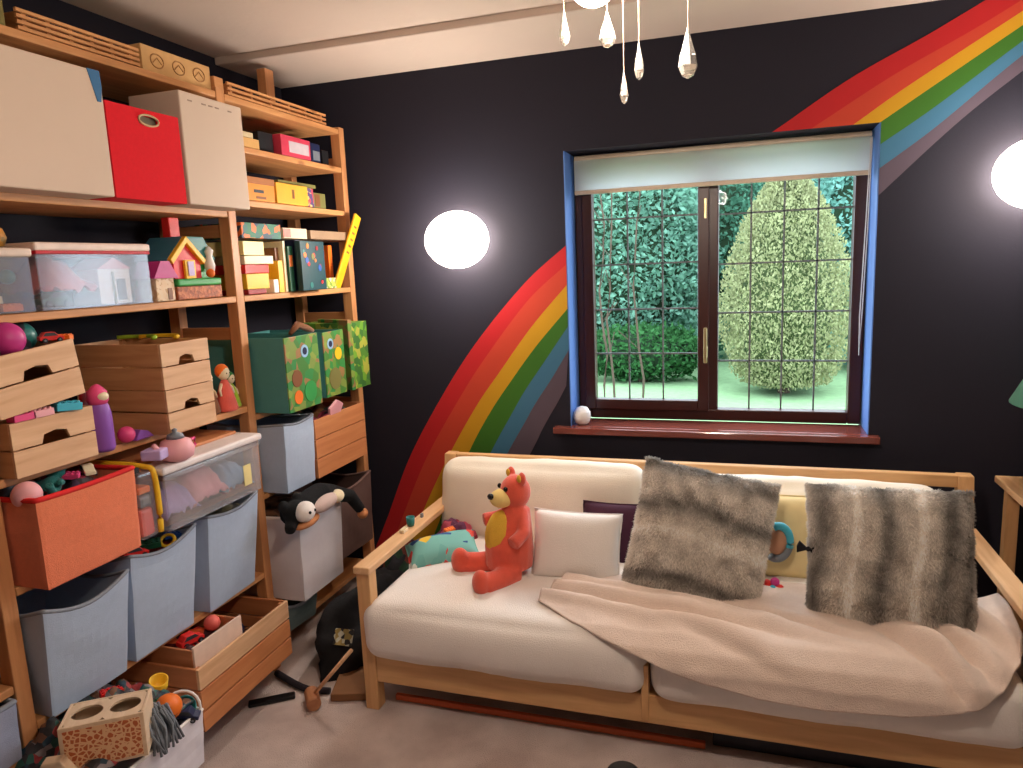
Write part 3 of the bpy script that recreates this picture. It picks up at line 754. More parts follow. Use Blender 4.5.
# colourful house with teal roof, red chimney
t = thing('toy_playhouse', 'colourful toy house with teal roof, red chimney and orange gable', 'toy house', (-1.70, 1.855, zb))
M().box(-.17, .005, -.0, .205, 0, .042).build('brick_base', multi('tinybrick', [(178, 96, 60), (150, 80, 50), (200, 120, 76)], 110, bump=.1), t, bevel=.003)
M().box(-.16, .012, .0, .20, .042, .066).build('grass_strip', cm('green'), t, bevel=.006)
M().prism([(.0, .066), (.12, .066), (.12, .13), (.055, .185), (.0, .13)], 'X', -.13, 0).build('house_walls', cm('red'), t, bevel=.002)
M().prism([(.055, .2), (.135, .125), (.125, .11), (.055, .178), (-.012, .112), (-.022, .127)], 'X', -.004, .012).build('gable_trim', cm('yellow'), t, bevel=.002)
M().prism([(.055, .2), (.135, .125), (.2, .125), (.15, .2)], 'X', -.135, -.004).build('roof', cm('teal'), t, bevel=.003)
M().prism([(-.022, .127), (.055, .2), (.055, .186), (-.014, .114)], 'X', -.135, -.004).build('roof', mat('teal_blue', (56, 116, 140), .5), t, bevel=.002)
dr = M().box(.0, .01, .04, .085, .066, .125).build('door', cm('yellow'), t, bevel=.002)
M().box(.01, .013, .05, .075, .075, .12).build('door_panel', cm('lilac'), dr)
M().box(-.08, -.05, .055, .10, .17, .262).build('chimney', cm('red'), t, bevel=.003)
M().box(-.05, -.02, .12, .19, .066, .135).build('porch_wall', cm('green'), t, bevel=.002)
T_ball('tiny orange figure head on the porch of the teal-roofed house', (-1.685, 2.0, zb+.067), .014, 'orange', name='toy_figure')
tag(M().lathe([(.014, 0), (.018, .02), (.01, .05), (.016, .066), (.004, .082)], 14).build('toy_figure', cm('white'), loc=(-1.70, 2.018, zb+.067+.02), smooth=True), 'tiny white bird figure above the orange figure on the toy house', 'figure')
T_carton('brown book-like box standing behind the toy house by the post', (-1.76, 2.055, zb), .05, .15, .17, mat('brownbox', (120, 92, 66), .8), name='slim_box')

# ================= shelf C (z 1.04)
zc = 1.042
crate('wooden_crate', 'small pine crate on the shelf, underneath the tilted crate', (-1.655, 1.225, zc), .232, .30, .135)
crate('wooden_crate', 'small pine crate tilted on top of another, full of bright toys', (-1.645, 1.20, zc+.150), .235, .29, .145, rot=(R(6), 0, R(0)))
crate('wooden_crate', 'lower crate of the two neatly stacked pine crates', (-1.625, 1.685, zc), .20, .345, .132)
crate('wooden_crate', 'upper crate of the neat stack, with yellow toy rails on top', (-1.63, 1.688, zc+.134), .20, .345, .137)
for k, (c, dx) in enumerate([('yellow', 0), ('lime', .03)]):
    pts = [(-.1+dx+.1*math.sin(a), .05*math.cos(a)*2, 0) for a in [lerp(-.9, 1.2, q/8) for q in range(9)]]
    M_ = M().tube(pts, .007, 6)
    tag(M_.build('toy_rail', cm(c), loc=(-1.70-.1*k, 1.80-.02*k, zc+.134+.145), smooth=True), c+' curved toy rail resting on the upper stacked crate', 'toy rail')
heap('toy_jumble', 'jumble of small toys filling the tilted crate', (-1.665, 1.215, zc+.155+.05), .2, .26, .065, .03, HEAPC, seed=1)
T_ball('magenta ball on top of the tilted crate', (-1.69, 1.275, zc+.155+.135), .042, 'magenta')
T_ball('dark grey ball behind the magenta ball in the tilted crate', (-1.75, 1.355, zc+.155+.135), .040, 'dark grey', c2='teal')
T_car('small red toy car on the rim of the tilted crate', (-1.68, 1.385, zc+.155+.158), .028, 'red', (0, 0, 1.2))
T_block('orange toy brick beside the red toy car on the tilted crate', (-1.675, 1.415, zc+.155+.160), .022, 'orange', (0, 0, .4))
T_ball('small dark green ball at the low corner of the tilted crate', (-1.69, 1.225, zc+.155+.125), .026, 'dark green')
for lab, y, c, z in [('pink toy brick squeezed between the two outer pine crates', 1.265, 'pink', .136), ('pale pink toy brick squeezed between the two outer pine crates', 1.315, 'pale pink', .136)]:
    T_block(lab, (-1.665, y, zc+z), .028, c, (0, 0, PI/2))
T_block('cyan toy brick poking out between the two outer pine crates', (-1.66, 1.385, zc+.137), .032, 'cyan', (0, .1, PI/2-.2))
# purple bottle doll
t = thing('toy_bottle', 'tall purple toy bottle with a pink hood beside the outer crates', 'toy bottle', (-1.68, 1.498, zc))
M().lathe([(.026, 0), (.03, .01), (.03, .1), (.026, .125), (.018, .14)], 18).build('bottle_body', cm('purple'), t, smooth=True)
M().lathe([(.022, .13), (.028, .142), (.025, .165), (.01, .182), (.002, .186)], 18).build('hood', cm('pink'), t, smooth=True)
M().ball((.016, 0, .152), (.017, .018, .014)).build('face', cm('cream'), t, smooth=True)
tag(M().box(-.01, 0, 0, .06, 0, .17).build('red_card', cm('dark red'), loc=(-1.72, 1.462, zc+.0), rot=(R(-8), 0, 0), bevel=.002), 'dark red card leaning behind the purple bottle', 'card')
T_ball('small pink ball at the shelf edge beside the purple bottle', (-1.688, 1.585, zc), .024, 'pink')
tag(M().prism([(-.03, 0), (.04, 0), (.02, .02), (-.01, .03)], 'X', -.015, .015).build('toy_boat', cm('purple'), loc=(-1.69, 1.635, zc), bevel=.003), 'purple toy boat on the shelf edge beside the pink ball', 'toy boat')
# orange toys to the right of stack
for k, (y, c, h) in enumerate([(1.925, 'orange', .17), (1.985, 'brown', .15), (2.045, 'coral', .165), (2.10, 'lime', .13)]):
    T_doll('%s toy figure standing on the shelf beside the stacked crates' % c, (-1.715-.02*(k % 2), y, zc), h, c, ['yellow', 'red', 'orange', 'green'][k], name='toy_figure')
T_block('orange toy brick behind the toy figures by the crate stack', (-1.80, 1.98, zc), .03, 'orange', (0, 0, PI/2))

# ================= shelf D (z .765): orange bin, case, clear box
zd = .767
t, P_ = fabric_box('fabric_bin', 'orange felt storage bin with red rim, heaped with toys', 'bin', (-1.605, 1.222, zd), 0, .29, .36, .225, orange_fabric, taper=.97, sag=.004, trim=red_trim, bulge=.004)
heap('toy_jumble', 'jumble of small toys filling the orange bin', (-1.615, 1.23, zd+.12), .27, .34, .065, .035, HEAPC, seed=2)
T_ball('pink ball in the orange bin nearest the picture edge', (-1.66, 1.245, zd+.195), .034, 'pale pink')
soft_animal('small grey-green soft toy lying in the orange bin', (-1.70, 1.32, zd+.19), .12, 'teal', 'grey', (0, -.9, -1.2))
T_block('pink toy brick at the middle of the orange bin', (-1.70, 1.40, zd+.225), .022, 'pink', (.2, .1, .6))
T_car('cream toy van in the orange bin', (-1.70, 1.455, zd+.215), .032, 'cream', (0, 0, -.5))
T_ball('dark grey ball in the orange bin', (-1.77, 1.27, zd+.2), .03, 'dark grey')
T_cup('brown toy cup in the orange bin', (-1.80, 1.37, zd+.2), .025, .04, 'brown', (.4, .3, 0))
# yellow-rimmed case
t = thing('toy_case', 'clear toy case with a yellow edge, standing beside the orange bin', 'toy case', (-1.61, 1.525, zd))
M().box(-.26, -.002, .004, .062, .004, .196).build('case_shell', clear_plastic(), t, bevel=.008)
M().box(-.24, -.01, .01, .058, .008, .09).build('orange_contents', cm('coral'), t, bevel=.01)
M().box(-.24, -.008, .012, .056, .094, .13).build('grey_contents', cm('grey'), t, bevel=.01)
M().box(-.24, -.01, .012, .056, .134, .155).build('orange_contents', cm('orange'), t, bevel=.005)
pts = [(-.004, .068, .01), (.0, .068, .1), (-.004, .066, .19), (-.03, .06, .206), (-.1, .045, .214), (-.22, .03, .218)]
M().tube(spline(pts, 5), .0085, 8).build('yellow_edge', cm('yellow'), t, smooth=True)
M().box(-.05, -.02, .005, .035, .196, .212).build('clasp', cm('black'), t, bevel=.003)
# clear underbed box
t = thing('plastic_storage_box', 'long clear plastic storage box with white lid and yellow label', 'storage box', (-1.60, 1.61, zd))
W, D, H = .44, .36, .175
mb = M()
mb.prism([(.012, 0), (W-.012, 0), (W, H), (0, H)], 'X', -.004, 0).prism([(.012, 0), (W-.012, 0), (W, H), (0, H)], 'X', -D, -D+.004)
mb.box(-D+.004, -.004, .006, .01, 0, H).box(-D+.004, -.004, W-.01, W-.006, 0, H).box(-D+.004, -.004, .012, W-.012, 0, .004)
mb.build('box_body', clear_plastic(), t, bevel=.001)
M().box(-D-.008, .01, -.008, W+.008, H-.002, H+.022).build('lid', mat('frosted_lid', (232, 222, 218), .4), t, bevel=.008)
M().box(-.002, .006, 0, W, H-.02, H-.004).build('rim', clear_plastic(), t, bevel=.004)
M().box(.001, .003, W*.78, W*.865, .035, .105).build('label', mat('yellow_label', (232, 214, 146), .7), t)
def Pf(u, v):
    return (-.02-.3*u, .02+.4*v, .02+.09*min(1, 5*min(u+.05, 1-u, v, 1-v))+.03*noise.noise(Vector((u*6, v*9, 2))))
for (y0, y1, c, lab, h_) in [(0, .16, 'lilac', 'lilac folded cloth inside the clear storage box', .1), (.12, .30, 'pale pink', 'pink folded cloth inside the clear storage box', .12), (.27, .42, 'light blue', 'light blue folded cloth inside the clear storage box', .1)]:
    fn = (lambda u, v, y0=y0, y1=y1, h_=h_: (-.02-.3*u, y0+.015+(y1-y0)*.92*v*.97, .008+h_*min(1, 4*min(u+.08, 1-u, v+.05, 1.05-v))+.02*noise.noise(Vector((u*6, v*9, y0*9)))))
    o = M().grid(fn, 20, 14).build('folded_cloth', cl(c), loc=(-1.60, 1.61, zd), smooth=True, solid=.005); tag(o, lab, 'cloth')
tag(M().box(-.27, 0, 0, .40, 0, .010).build('wooden_board', red_pine, loc=(-1.675, 1.63, zd+H+.0225), bevel=.002), 'orange-brown board lying on the lid of the clear storage box', 'board')
# pink things on top between
t = thing('toy_teapot', 'round pink toy teapot with grey lid on the clear storage box', 'toy teapot', (-1.615, 1.69, zd+H+.023))
M().lathe([(.028, 0), (.046, .012), (.052, .034), (.042, .06), (.02, .07)], 22).build('pot_body', cm('pale pink'), t, smooth=True)
M().lathe([(.026, .068), (.022, .08), (.006, .086), (.008, .094), (.002, .098)], 18).build('lid', cm('grey'), t, smooth=True)
M().tube([(.0, -.045, .03), (.0, -.07, .045), (.0, -.085, .066)], [.012, .009, .007], 8).build('spout', cm('pale pink'), t, smooth=True)
M().tube([(.0, .046, .05), (.0, .075, .05), (.0, .078, .03), (.0, .05, .02)], .005, 8).build('handle', cm('pink'), t, smooth=True)
tag(M().box(-.03, .03, -.025, .025, 0, .03).build('toy_box', cm('lilac'), loc=(-1.62, 1.61, zd+.222), rot=(0, 0, .3), bevel=.005), 'small lilac toy box beside the pink teapot', 'toy box')

# ================= shelf E (z .405): three grey fabric bins
ze = .407
for k, (y, w_, h_, lab, sg) in enumerate([(1.222, .25, .30, 'pale grey fabric bin with drooping front, outermost of three below the orange bin', .035),
                                        (1.495, .258, .33, 'pale grey fabric bin holding red and green toys, middle of three in a row', .03),
                                        (1.805, .27, .335, 'pale grey fabric bin below the clear storage box', .022)]):
    fabric_box('fabric_bin', lab, 'bin', (-1.66, y, ze), R([-2, 1, 3][k]), w_, .33, h_, grey_fabric, taper=.9, sag=sg, trim=grey_fabric_in, lean=.025, thick=.006, seed=k*3)
heap('toy_jumble', 'jumble of dark toys in the middle grey bin', (-1.66, 1.505, ze+.24), .24, .3, .03, .03, [(30, 40, 36), (150, 30, 30), (30, 70, 50), (36, 36, 60), (60, 40, 30)], seed=3)
heap('toy_jumble', 'jumble of olive and brown toys in the grey bin below the clear box', (-1.67, 1.815, ze+.25), .24, .3, .03, .03, [(90, 84, 56), (50, 46, 36), (110, 90, 60), (36, 32, 30)], seed=4)
T_car('red toy car poking out of the middle grey bin', (-1.69, 1.56, ze+.295), .036, 'red', (0, .1, 1.2))
T_block('red toy brick lying in the middle grey bin', (-1.68, 1.52, ze+.29), .026, 'red', (0, 0, .3))
T_block('dark green toy brick lying in the middle grey bin', (-1.70, 1.63, ze+.3), .03, 'dark green', (.2, 0, .8))
T_ring('yellow toy ring in the middle grey bin', (-1.68, 1.68, ze+.3), .02, .005, 'yellow', (.6, .4, 0))
T_block('blue toy brick at the window end of the middle grey bin', (-1.70, 1.715, ze+.295), .026, 'blue', (0, .2, 1.2))

# ================= shelf F (z .13): white bin, giraffe caddy, low crate
zf = .132
t, P_ = fabric_box('storage_bin', 'white storage bin overflowing with toys at the bottom of the shelving', 'bin', (-1.455, 1.13, zf), 0, .37, .42, .16, mat('white_bin', (226, 222, 230), .6), taper=.96, sag=0, trim=white_pl, thick=.006, bulge=.001)
heap('toy_jumble', 'dark jumble of toys heaped in the white bottom bin', (-1.47, 1.14, zf+.13), .35, .4, .06, .09, [(30, 30, 34), (56, 50, 54), (30, 60, 76), (110, 70, 46), (36, 36, 40), (130, 122, 124), (150, 50, 50), (40, 90, 80)], seed=5, scale=55)
T_ball('orange ball heaped in the white bottom bin', (-1.50, 1.43, zf+.17), .036, 'orange')
T_cup('yellow toy cup on the heap in the white bottom bin', (-1.60, 1.50, zf+.20), .026, .04, 'yellow', (.2, .3, 0), handle=False)
T_ring('white toy hoop at the rim of the white bottom bin', (-1.50, 1.475, zf+.17), .05, .004, 'white', (1.2, .3, .4))
T_car('navy toy car spilling over the corner of the white bin', (-1.475, 1.46, zf+.155), .036, 'navy', (.1, .2, .5))
T_block('dark green toy brick on the heap in the white bottom bin', (-1.56, 1.44, zf+.2), .034, 'dark green', (.2, .2, .6))
T_block('yellow toy brick on the heap behind the giraffe caddy', (-1.60, 1.36, zf+.24), .03, 'yellow', (0, .1, 1.2))
T_block('red toy brick on the heap behind the giraffe caddy', (-1.64, 1.38, zf+.25), .028, 'red', (0, .1, 1.0))
T_block('blue toy brick on the heap behind the giraffe caddy', (-1.62, 1.30, zf+.24), .03, 'blue', (0, .1, .8))
T_cup('teal toy cup at the far side of the white bottom bin', (-1.52, 1.49, zf+.15), .03, .05, 'teal', (.3, .8, 0))
# fringed grey-white cloth
mb = M(); rn = random.Random(8)
for k in range(46):
    a = rn.uniform(-.04, .04); bq = rn.uniform(-.02, .03)
    mb.tube([(bq, a, .1), (bq+rn.uniform(.0, .03), a+rn.uniform(-.01, .01), .06), (bq+.03, a+rn.uniform(-.015, .015), -.0)], .0035, 5)
o = mb.build('fringed_scarf', cl('grey'), loc=(-1.475, 1.345, zf+.155), smooth=True); tag(o, 'grey and white fringed scarf hanging beside the giraffe caddy', 'scarf')
# giraffe caddy
gir, n, l, b = nt('giraffe_print')
tc = n.new('ShaderNodeTexCoord'); vo = n.new('ShaderNodeTexVoronoi'); vo.feature = 'DISTANCE_TO_EDGE'; vo.inputs['Scale'].default_value = 84
l.new(tc.outputs['Object'], vo.inputs['Vector']); cr = n.new('ShaderNodeValToRGB'); cr.color_ramp.interpolation = 'CONSTANT'
cr.color_ramp.elements[0].color = lin((232, 186, 140)); cr.color_ramp.elements[1].color = lin((190, 92, 44)); cr.color_ramp.elements[1].position = .13
l.new(vo.outputs['Distance'], cr.inputs[0]); l.new(cr.outputs[0], b.inputs['Base Color'])
t = thing('animal_print_caddy', 'pale wooden two-compartment caddy with an orange animal print side', 'caddy', (-1.565, 1.155, .325), (R(-3), 0, R(36)))
W, D, H = .19, .125, .115; e = .008
# local: x along the front, y back
M().box(0, W, 0, e, 0, H).build('front_panel', pale_wood, t, bevel=.002)
M().box(.010, W-.010, -.0012, 0, .008, H-.010).build('animal_print', gir, t)
M().box(0, e, e, D, 0, H).build('end_panel', pale_wood, t, bevel=.002); M().box(W-e, W, e, D, 0, H).build('end_panel', pale_wood, t, bevel=.002)
M().box(e, W-e, D-e, D, 0, H).build('back_panel', pale_wood, t, bevel=.002); M().box(e, W-e, e, D-e, 0, e).build('base_panel', pale_wood, t)
# top with two round holes
def holetop(x0, x1, y0, y1, z, r):
    mb = M(); cx_, cy_ = (x0+x1)/2, (y0+y1)/2; N = 32; o_ = []; i_ = []
    for k in range(N):
        a = 2*PI*k/N; c_, s_ = math.cos(a), math.sin(a); q = 1/max(abs(c_)/((x1-x0)/2), abs(s_)/((y1-y0)/2))
        o_.append((cx_+c_*q, cy_+s_*q)); i_.append((cx_+c_*r, cy_+s_*r*.95))
    vs = [(*p, z) for p in o_]+[(*p, z) for p in i_]+[(*p, z-.006) for p in i_]
    mb.add(vs, [(k, (k+1) % N, N+(k+1) % N, N+k) for k in range(N)]+[(N+k, N+(k+1) % N, 2*N+(k+1) % N, 2*N+k) for k in range(N)]); return mb
holetop(e, W/2, e, D-e, H-.001, .036).build('top_panel', pale_wood, t); holetop(W/2, W-e, e, D-e, H-.001, .036).build('top_panel', pale_wood, t)
t = thing('wooden_toy', 'pale wooden toy arch with a brown inside beside the animal print caddy', 'toy', (-1.60, 1.10, .28), (0, 0, .5))
M().prism([(0, 0), (.1, 0), (.1, .05), (.07, .10), (.03, .10), (0, .05)], 'Y', 0, .03).build('arch_body', pale_wood, t, bevel=.004)
M().prism([(.02, .002), (.08, .002), (.08, .045), (.06, .08), (.04, .08), (.02, .045)], 'Y', -.002, .0).build('brown_inset', cm('brown'), t)

# low wide crate with white box inside
def wide_crate():
    t = thing('wooden_crate', 'wide low slatted pine crate full of toys on the bottom shelf', 'crate', (-1.552, 1.605, zf), (0, 0, R(1.5)))
    W, D, H, e = .47, .34, .205, .01
    rows = [(0, .062), (.068, .132), (.138, H)]
    for z0, z1 in rows:
        M().box(-e, 0, 0, W, z0, z1).build('front_slat', red_pine if z0 < .1 else crate_wood, t, bevel=.0015)
        M().box(-D, -D+e, 0, W, z0, z1).build('back_slat', red_pine, t, bevel=.0015)
        M().box(-D+e, -e, 0, e, z0, z1).build('side_slat', red_pine_x, t, bevel=.0015)
        M().box(-D+e, -e, W-e, W, z0, z1).build('side_slat', red_pine_x, t, bevel=.0015)
    M().box(-D+e, -e, e, W-e, 0, .008).build('crate_floor', red_pine_x, t)
    for px, py in ((-e-.016, e), (-e-.016, W-e-.016), (-D+e, e), (-D+e, W-e-.016)):
        M().box(px, px+.016, py, py+.016, .008, H-.004).build('corner_post', red_pine, t)
wide_crate()
t = thing('open_carton', 'pale open wooden tray standing in the wide low crate', 'tray', (-1.575, 1.62, zf+.02))
M().box(-.008, 0, 0, .22, 0, .245).build('front_panel', mat('pale_pink_wood', (226, 196, 176), .6), t, bevel=.002)
M().box(-.27, -.008, .0, .008, 0, .235).build('side_panel', red_pine_x, t, bevel=.002)
M().box(-.27, -.008, .212, .22, 0, .235).build('side_panel', red_pine_x, t, bevel=.002)
M().box(-.27, -.262, .008, .212, 0, .235).build('back_panel', red_pine_x, t)
M().box(-.262, -.008, .008, .212, 0, .006).build('base_panel', red_pine_x, t)
heap('toy_jumble', 'jumble of red and orange toys in the tray in the wide crate', (-1.59, 1.632, zf+.17), .19, .24, .03, .03, [(190, 40, 30), (60, 20, 24), (214, 90, 40), (90, 30, 30)], seed=6)
T_car('red-orange toy car in the tray in the wide crate', (-1.66, 1.70, zf+.225), .04, 'red', (0, 0, 1.3))
T_ball('orange-red ball at the window end of the tray in the crate', (-1.66, 1.80, zf+.22), .026, 'coral')
T_ball('navy ball in the window end of the wide low crate', (-1.67, 1.915, zf+.13), .03, 'navy')
T_block('brown toy brick in the window end of the wide low crate', (-1.65, 1.99, zf+.1), .04, 'brown', (0, 0, .5))
heap('toy_jumble', 'brown jumble in the window end of the wide low crate', (-1.575, 1.86, zf+.04), .19, .29, .05, .02, [(110, 70, 44), (60, 40, 30), (80, 60, 50)], seed=7)

# ================= bay 0 (cut by the picture edge)
t, P_ = fabric_box('fabric_bin', 'blue-grey fabric bin in the bay at the picture edge', 'bin', (-1.69, .90, .347), 0, .255, .28, .15, mat('bluegrey_fabric', (150, 156, 178), .9, .05, 50, .3, 400), taper=.97, sag=0, trim=grey_fabric_in)
T_carton('dark brown box on the shelf in the bay at the picture edge', (-1.80, .92, .532), .24, .18, .24, mat('dark_brown_box', (70, 44, 32), .8))

# ================= bay 2, upper shelves
z1_ = 1.959
T_carton('flat tan game box at the window-far end of the topmost shelf', (-1.71, 2.20, z1_), .16, .22, .035, mat('tanbox', (214, 166, 100), .6), name='board_game', cat='board game')
T_carton('cream flat game box on the tan game box', (-1.715, 2.205, z1_+.036), .13, .2, .02, mat('creambox', (206, 188, 150), .6), name='board_game', cat='board game')
T_carton('black game box on the topmost shelf beside the tan box', (-1.73, 2.385, z1_), .09, .2, .075, cm('black'), name='board_game', cat='board game')
T_carton('red and pink game box with a pale grey panel on the topmost shelf', (-1.705, 2.49, z1_), .20, .24, .078, mat('rose_box', (200, 60, 84), .5), name='board_game', cat='board game',
         patch=[('pale_panel', .25, .93, .2, .75, mat('pale_panel', (196, 184, 190)))])
T_carton('blue and grey game box beside the red game box on the topmost shelf', (-1.71, 2.70, z1_), .07, .22, .075, cm('navy'), name='board_game', cat='board game', patch=[('grey_panel', .2, .9, .1, .6, cm('grey'))])
T_carton('thin black box at the end of the topmost shelf', (-1.72, 2.80, z1_), .05, .2, .06, cm('black'), name='board_game', cat='board game')
z2_ = 1.772
T_ball('pale crumpled ball at the window-far end of the second shelf', (-1.72, 2.235, z2_+.088), .028, 'pale pink', name='paper_ball')
orangebox = mat('orange_game_box', (222, 140, 46), .5, .12, 30); yellowbox = mat('amber_game_box', (236, 168, 48), .5, .1, 30)
T_carton('orange game box with small dark print on the second shelf', (-1.705, 2.195, z2_), .225, .24, .085, orangebox, name='board_game', cat='board game', lid=mat('brown_lid', (168, 106, 60), .6),
         patch=[('dark_print', .45, .7, .35, .48, cm('dark grey')), ('dark_print', .5, .75, .1, .2, cm('brown'))])
T_carton('amber game box beside the orange game box on the second shelf', (-1.70, 2.425, z2_), .21, .24, .078, yellowbox, name='board_game', cat='board game',
         patch=[('dark_mark', .48, .55, .3, .75, cm('brown'))])
T_carton('thin olive game box lying on the amber game box', (-1.72, 2.47, z2_+.08), .26, .2, .014, cm('olive'), name='board_game', cat='board game')
T_carton('narrow striped box standing beside the amber game box', (-1.705, 2.64, z2_), .045, .2, .075, multi('stripe_small', [(190, 60, 80), (220, 190, 120), (80, 60, 110)], 60, bump=0), name='slim_box')
T_carton('green and brown game box near the end of the second shelf', (-1.715, 2.70, z2_), .09, .2, .062, cm('olive'), name='board_game', cat='board game', patch=[('brown_panel', .1, .5, .1, .9, cm('brown'))])
# book shelf (z 1.433)
z3 = 1.435
T_carton('teal and orange picture box under the second shelf', (-1.69, 2.185, z3+.20), .23, .2, .055, multi('picbox', [(30, 100, 90), (220, 110, 50), (40, 70, 90), (30, 110, 80)], 40, bump=0), name='board_game', cat='board game')
T_carton('stack of cream papers with an orange corner lying on the books', (-1.69, 2.43, z3+.205), .16, .2, .04, mat('cream_box', (226, 206, 176), .7), name='paper_pack', cat='papers', patch=[('orange_corner', 0, .3, .1, .9, cm('coral'))])
T_carton('flat brown-grey box lying on top of the books at the window end', (-1.68, 2.60, z3+.205), .30, .22, .035, mat('browngrey_box', (146, 118, 92), .7), name='flat_box')
for k, (y, w_, h_, c, d_, z) in enumerate([(2.185, .13, .05, 'pale yellow', .21, .14), (2.185, .15, .03, 'cream', .2, .108), (2.185, .16, .032, 'red', .22, .075), (2.187, .12, .055, 'yellow', .2, .019), (2.19, .11, .018, 'dark red', .2, 0)]):
    lab = {'pale yellow': 'pale yellow box topmost in the pile beside the middle post', 'cream': 'cream book second from the top of the pile by the middle post', 'red': 'red book in the middle of the pile by the middle post',
           'yellow': 'yellow box near the bottom of the pile by the middle post', 'dark red': 'dark red book at the bottom of the pile by the middle post'}[c]
    T_carton(lab, (-1.69, y, z3+z), w_, d_, h_, cm(c), rot=(0, 0, R([4, -5, 6, -3, 2][k])), name='book' if 'book' in lab else 'small_box', cat='book' if 'book' in lab else 'box')
T_carton('white and red box beside the pile at the bottom of the book shelf', (-1.692, 2.345, z3), .03, .2, .05, cm('white'), name='small_box')
T_book('tall yellow book beside the pile of boxes', (-1.69, 2.378, z3), .18, .12, .028, 'yellow')
T_book('brown book behind the yellow book', (-1.72, 2.408, z3), .18, .17, .02, 'brown')
T_book('slim cream book with a worn spine beside the teal book', (-1.70, 2.432, z3), .2, .195, .014, 'cream')
T_book('dark green slim book beside the teal patterned book', (-1.69, 2.448, z3), .2, .175, .03, 'dark green', c2='orange')
t = T_carton('big dark teal book with small red and orange pictures', (-1.655, 2.482, z3), .19, .025, .195, mat('dark_teal_cover', (16, 62, 70), .5, .2, 40), rot=(0, 0, R(4)), name='picture_book', cat='book')
rn = random.Random(3)
for k in range(14):
    c = ['red', 'orange', 'teal', 'olive', 'dark red', 'blue'][k % 6]; y = .02+.15*rn.random(); z = .015+.165*rn.random(); s = rn.uniform(.007, .014)
    M().lathe([(s, 0), (s, .001)], 9, T=TR((.0003*k*.3, y, z), (0, PI/2, 0))).build('printed_picture', cm(c), t)
T_book('navy book behind the big teal book', (-1.69, 2.50, z3), .2, .2, .03, 'navy')
T_book('light blue slim book leaning beside the teal book', (-1.735, 2.70, z3+.002), .2, .165, .012, 'light blue', (R(-7), 0, 0))
T_book('dark red book leaning near the end of the book shelf', (-1.735, 2.745, z3+.002), .2, .16, .022, 'dark red', (R(-5), 0, 0))
T_book('orange book standing at the window end of the book shelf', (-1.735, 2.81, z3), .2, .185, .03, 'orange')
T_carton('small lime and white box at the window end of the book shelf', (-1.70, 2.70, z3), .10, .03, .045, multi('limebox', [(200, 200, 80), (220, 200, 200), (120, 150, 60)], 70, bump=0), name='small_box')
t = thing('yellow_board', 'long yellow board with small dark print leaning out of the shelf end', 'board', (-1.703, 2.785, z3+.001), (R(-21), R(11), 0))
M().box(-.012, 0, 0, .055, .0, .35).build('board_body', mat('amber_board', (240, 176, 30), .5, .08, 20), t, bevel=.004)
for k in range(5): M().box(0, .001, .015, .037, .17+.03*k, .178+.03*k).build('printed_mark', cm('brown'), t)

# bay 2, middle: teal bin with frog pictures
z4 = 1.002
tealm = mat('teal_fabric', (76, 140, 138), .85, .08, 30, .2, 300)
def frog_mat():
    m = multi('green_jungle_print', [(96, 140, 54), (60, 120, 44), (130, 150, 60), (150, 110, 66), (44, 130, 60), (120, 140, 60)], 30, .6, bump=0); return m
def picbin(name, label, loc, w, d, h, extra):
    t = thing(name, label, 'bin', loc)
    e = .005
    fp = M().box(-e, 0, 0, w, 0, h).build('front_panel', frog_mat(), t, bevel=.002)
    M().box(-d, -e, 0, e, 0, h).build('side_panel', tealm, t, bevel=.001); M().box(-d, -e, w-e, w, 0, h).build('side_panel', tealm, t, bevel=.001)
    M().box(-d, -d+e, e, w-e, 0, h).build('back_panel', tealm, t); M().box(-d+e, -e, e, w-e, 0, e).build('base_panel', tealm, t)
    for (nm_, y, z, r, c) in extra:
        M().lathe([(r, 0), (r, .0015)], 18, T=TR((.0012 if nm_ == 'pupil' else .0004, y, z), (0, PI/2, 0))).build(nm_, cm(c), fp)
    return t
picbin('picture_bin', 'teal bin with a green jungle picture and one big eye, beside the post', (-1.565, 2.195, z4), .215, .40, .275,
       [('eye_white', .12, .215, .024, 'light blue'), ('pupil', .12, .215, .014, 'navy'), ('brown_patch', .06, .12, .032, 'brown'), ('green_patch', .14, .06, .04, 'green'), ('orange_patch', .06, .05, .026, 'orange')])
picbin('picture_bin', 'smaller green printed bin with a blue eye beside the teal bin', (-1.60, 2.50, z4), .155, .36, .265,
       [('eye_white', .05, .215, .022, 'light blue'), ('pupil', .05, .215, .013, 'navy'), ('yellow_patch', .105, .17, .026, 'yellow'), ('olive_patch', .07, .07, .045, 'olive')])
t = T_carton('narrow upright green picture board at the end of the bin shelf', (-1.59, 2.68, z4+.0), .02, .22, .30, frog_mat(), rot=(R(0), 0, R(-24)), name='picture_board', cat='board')
T_carton('tall green picture box sticking out past the shelf end post', (-1.59, 2.71, z4), .13, .26, .285, multi('green_print_b', [(70, 120, 40), (100, 150, 40), (160, 160, 60), (50, 100, 40)], 34, .6, bump=0), name='picture_box')
tag(M().tube([(0, 0, 0), (.0, .05, .03), (0, .11, .012), (0, .15, -.002)], [.008, .014, .014, .008], 8).build('toy_lizard', cl('brown'), loc=(-1.63, 2.33, z4+.278), smooth=True), 'brown toy lizard lying on the teal picture bin', 'toy lizard')
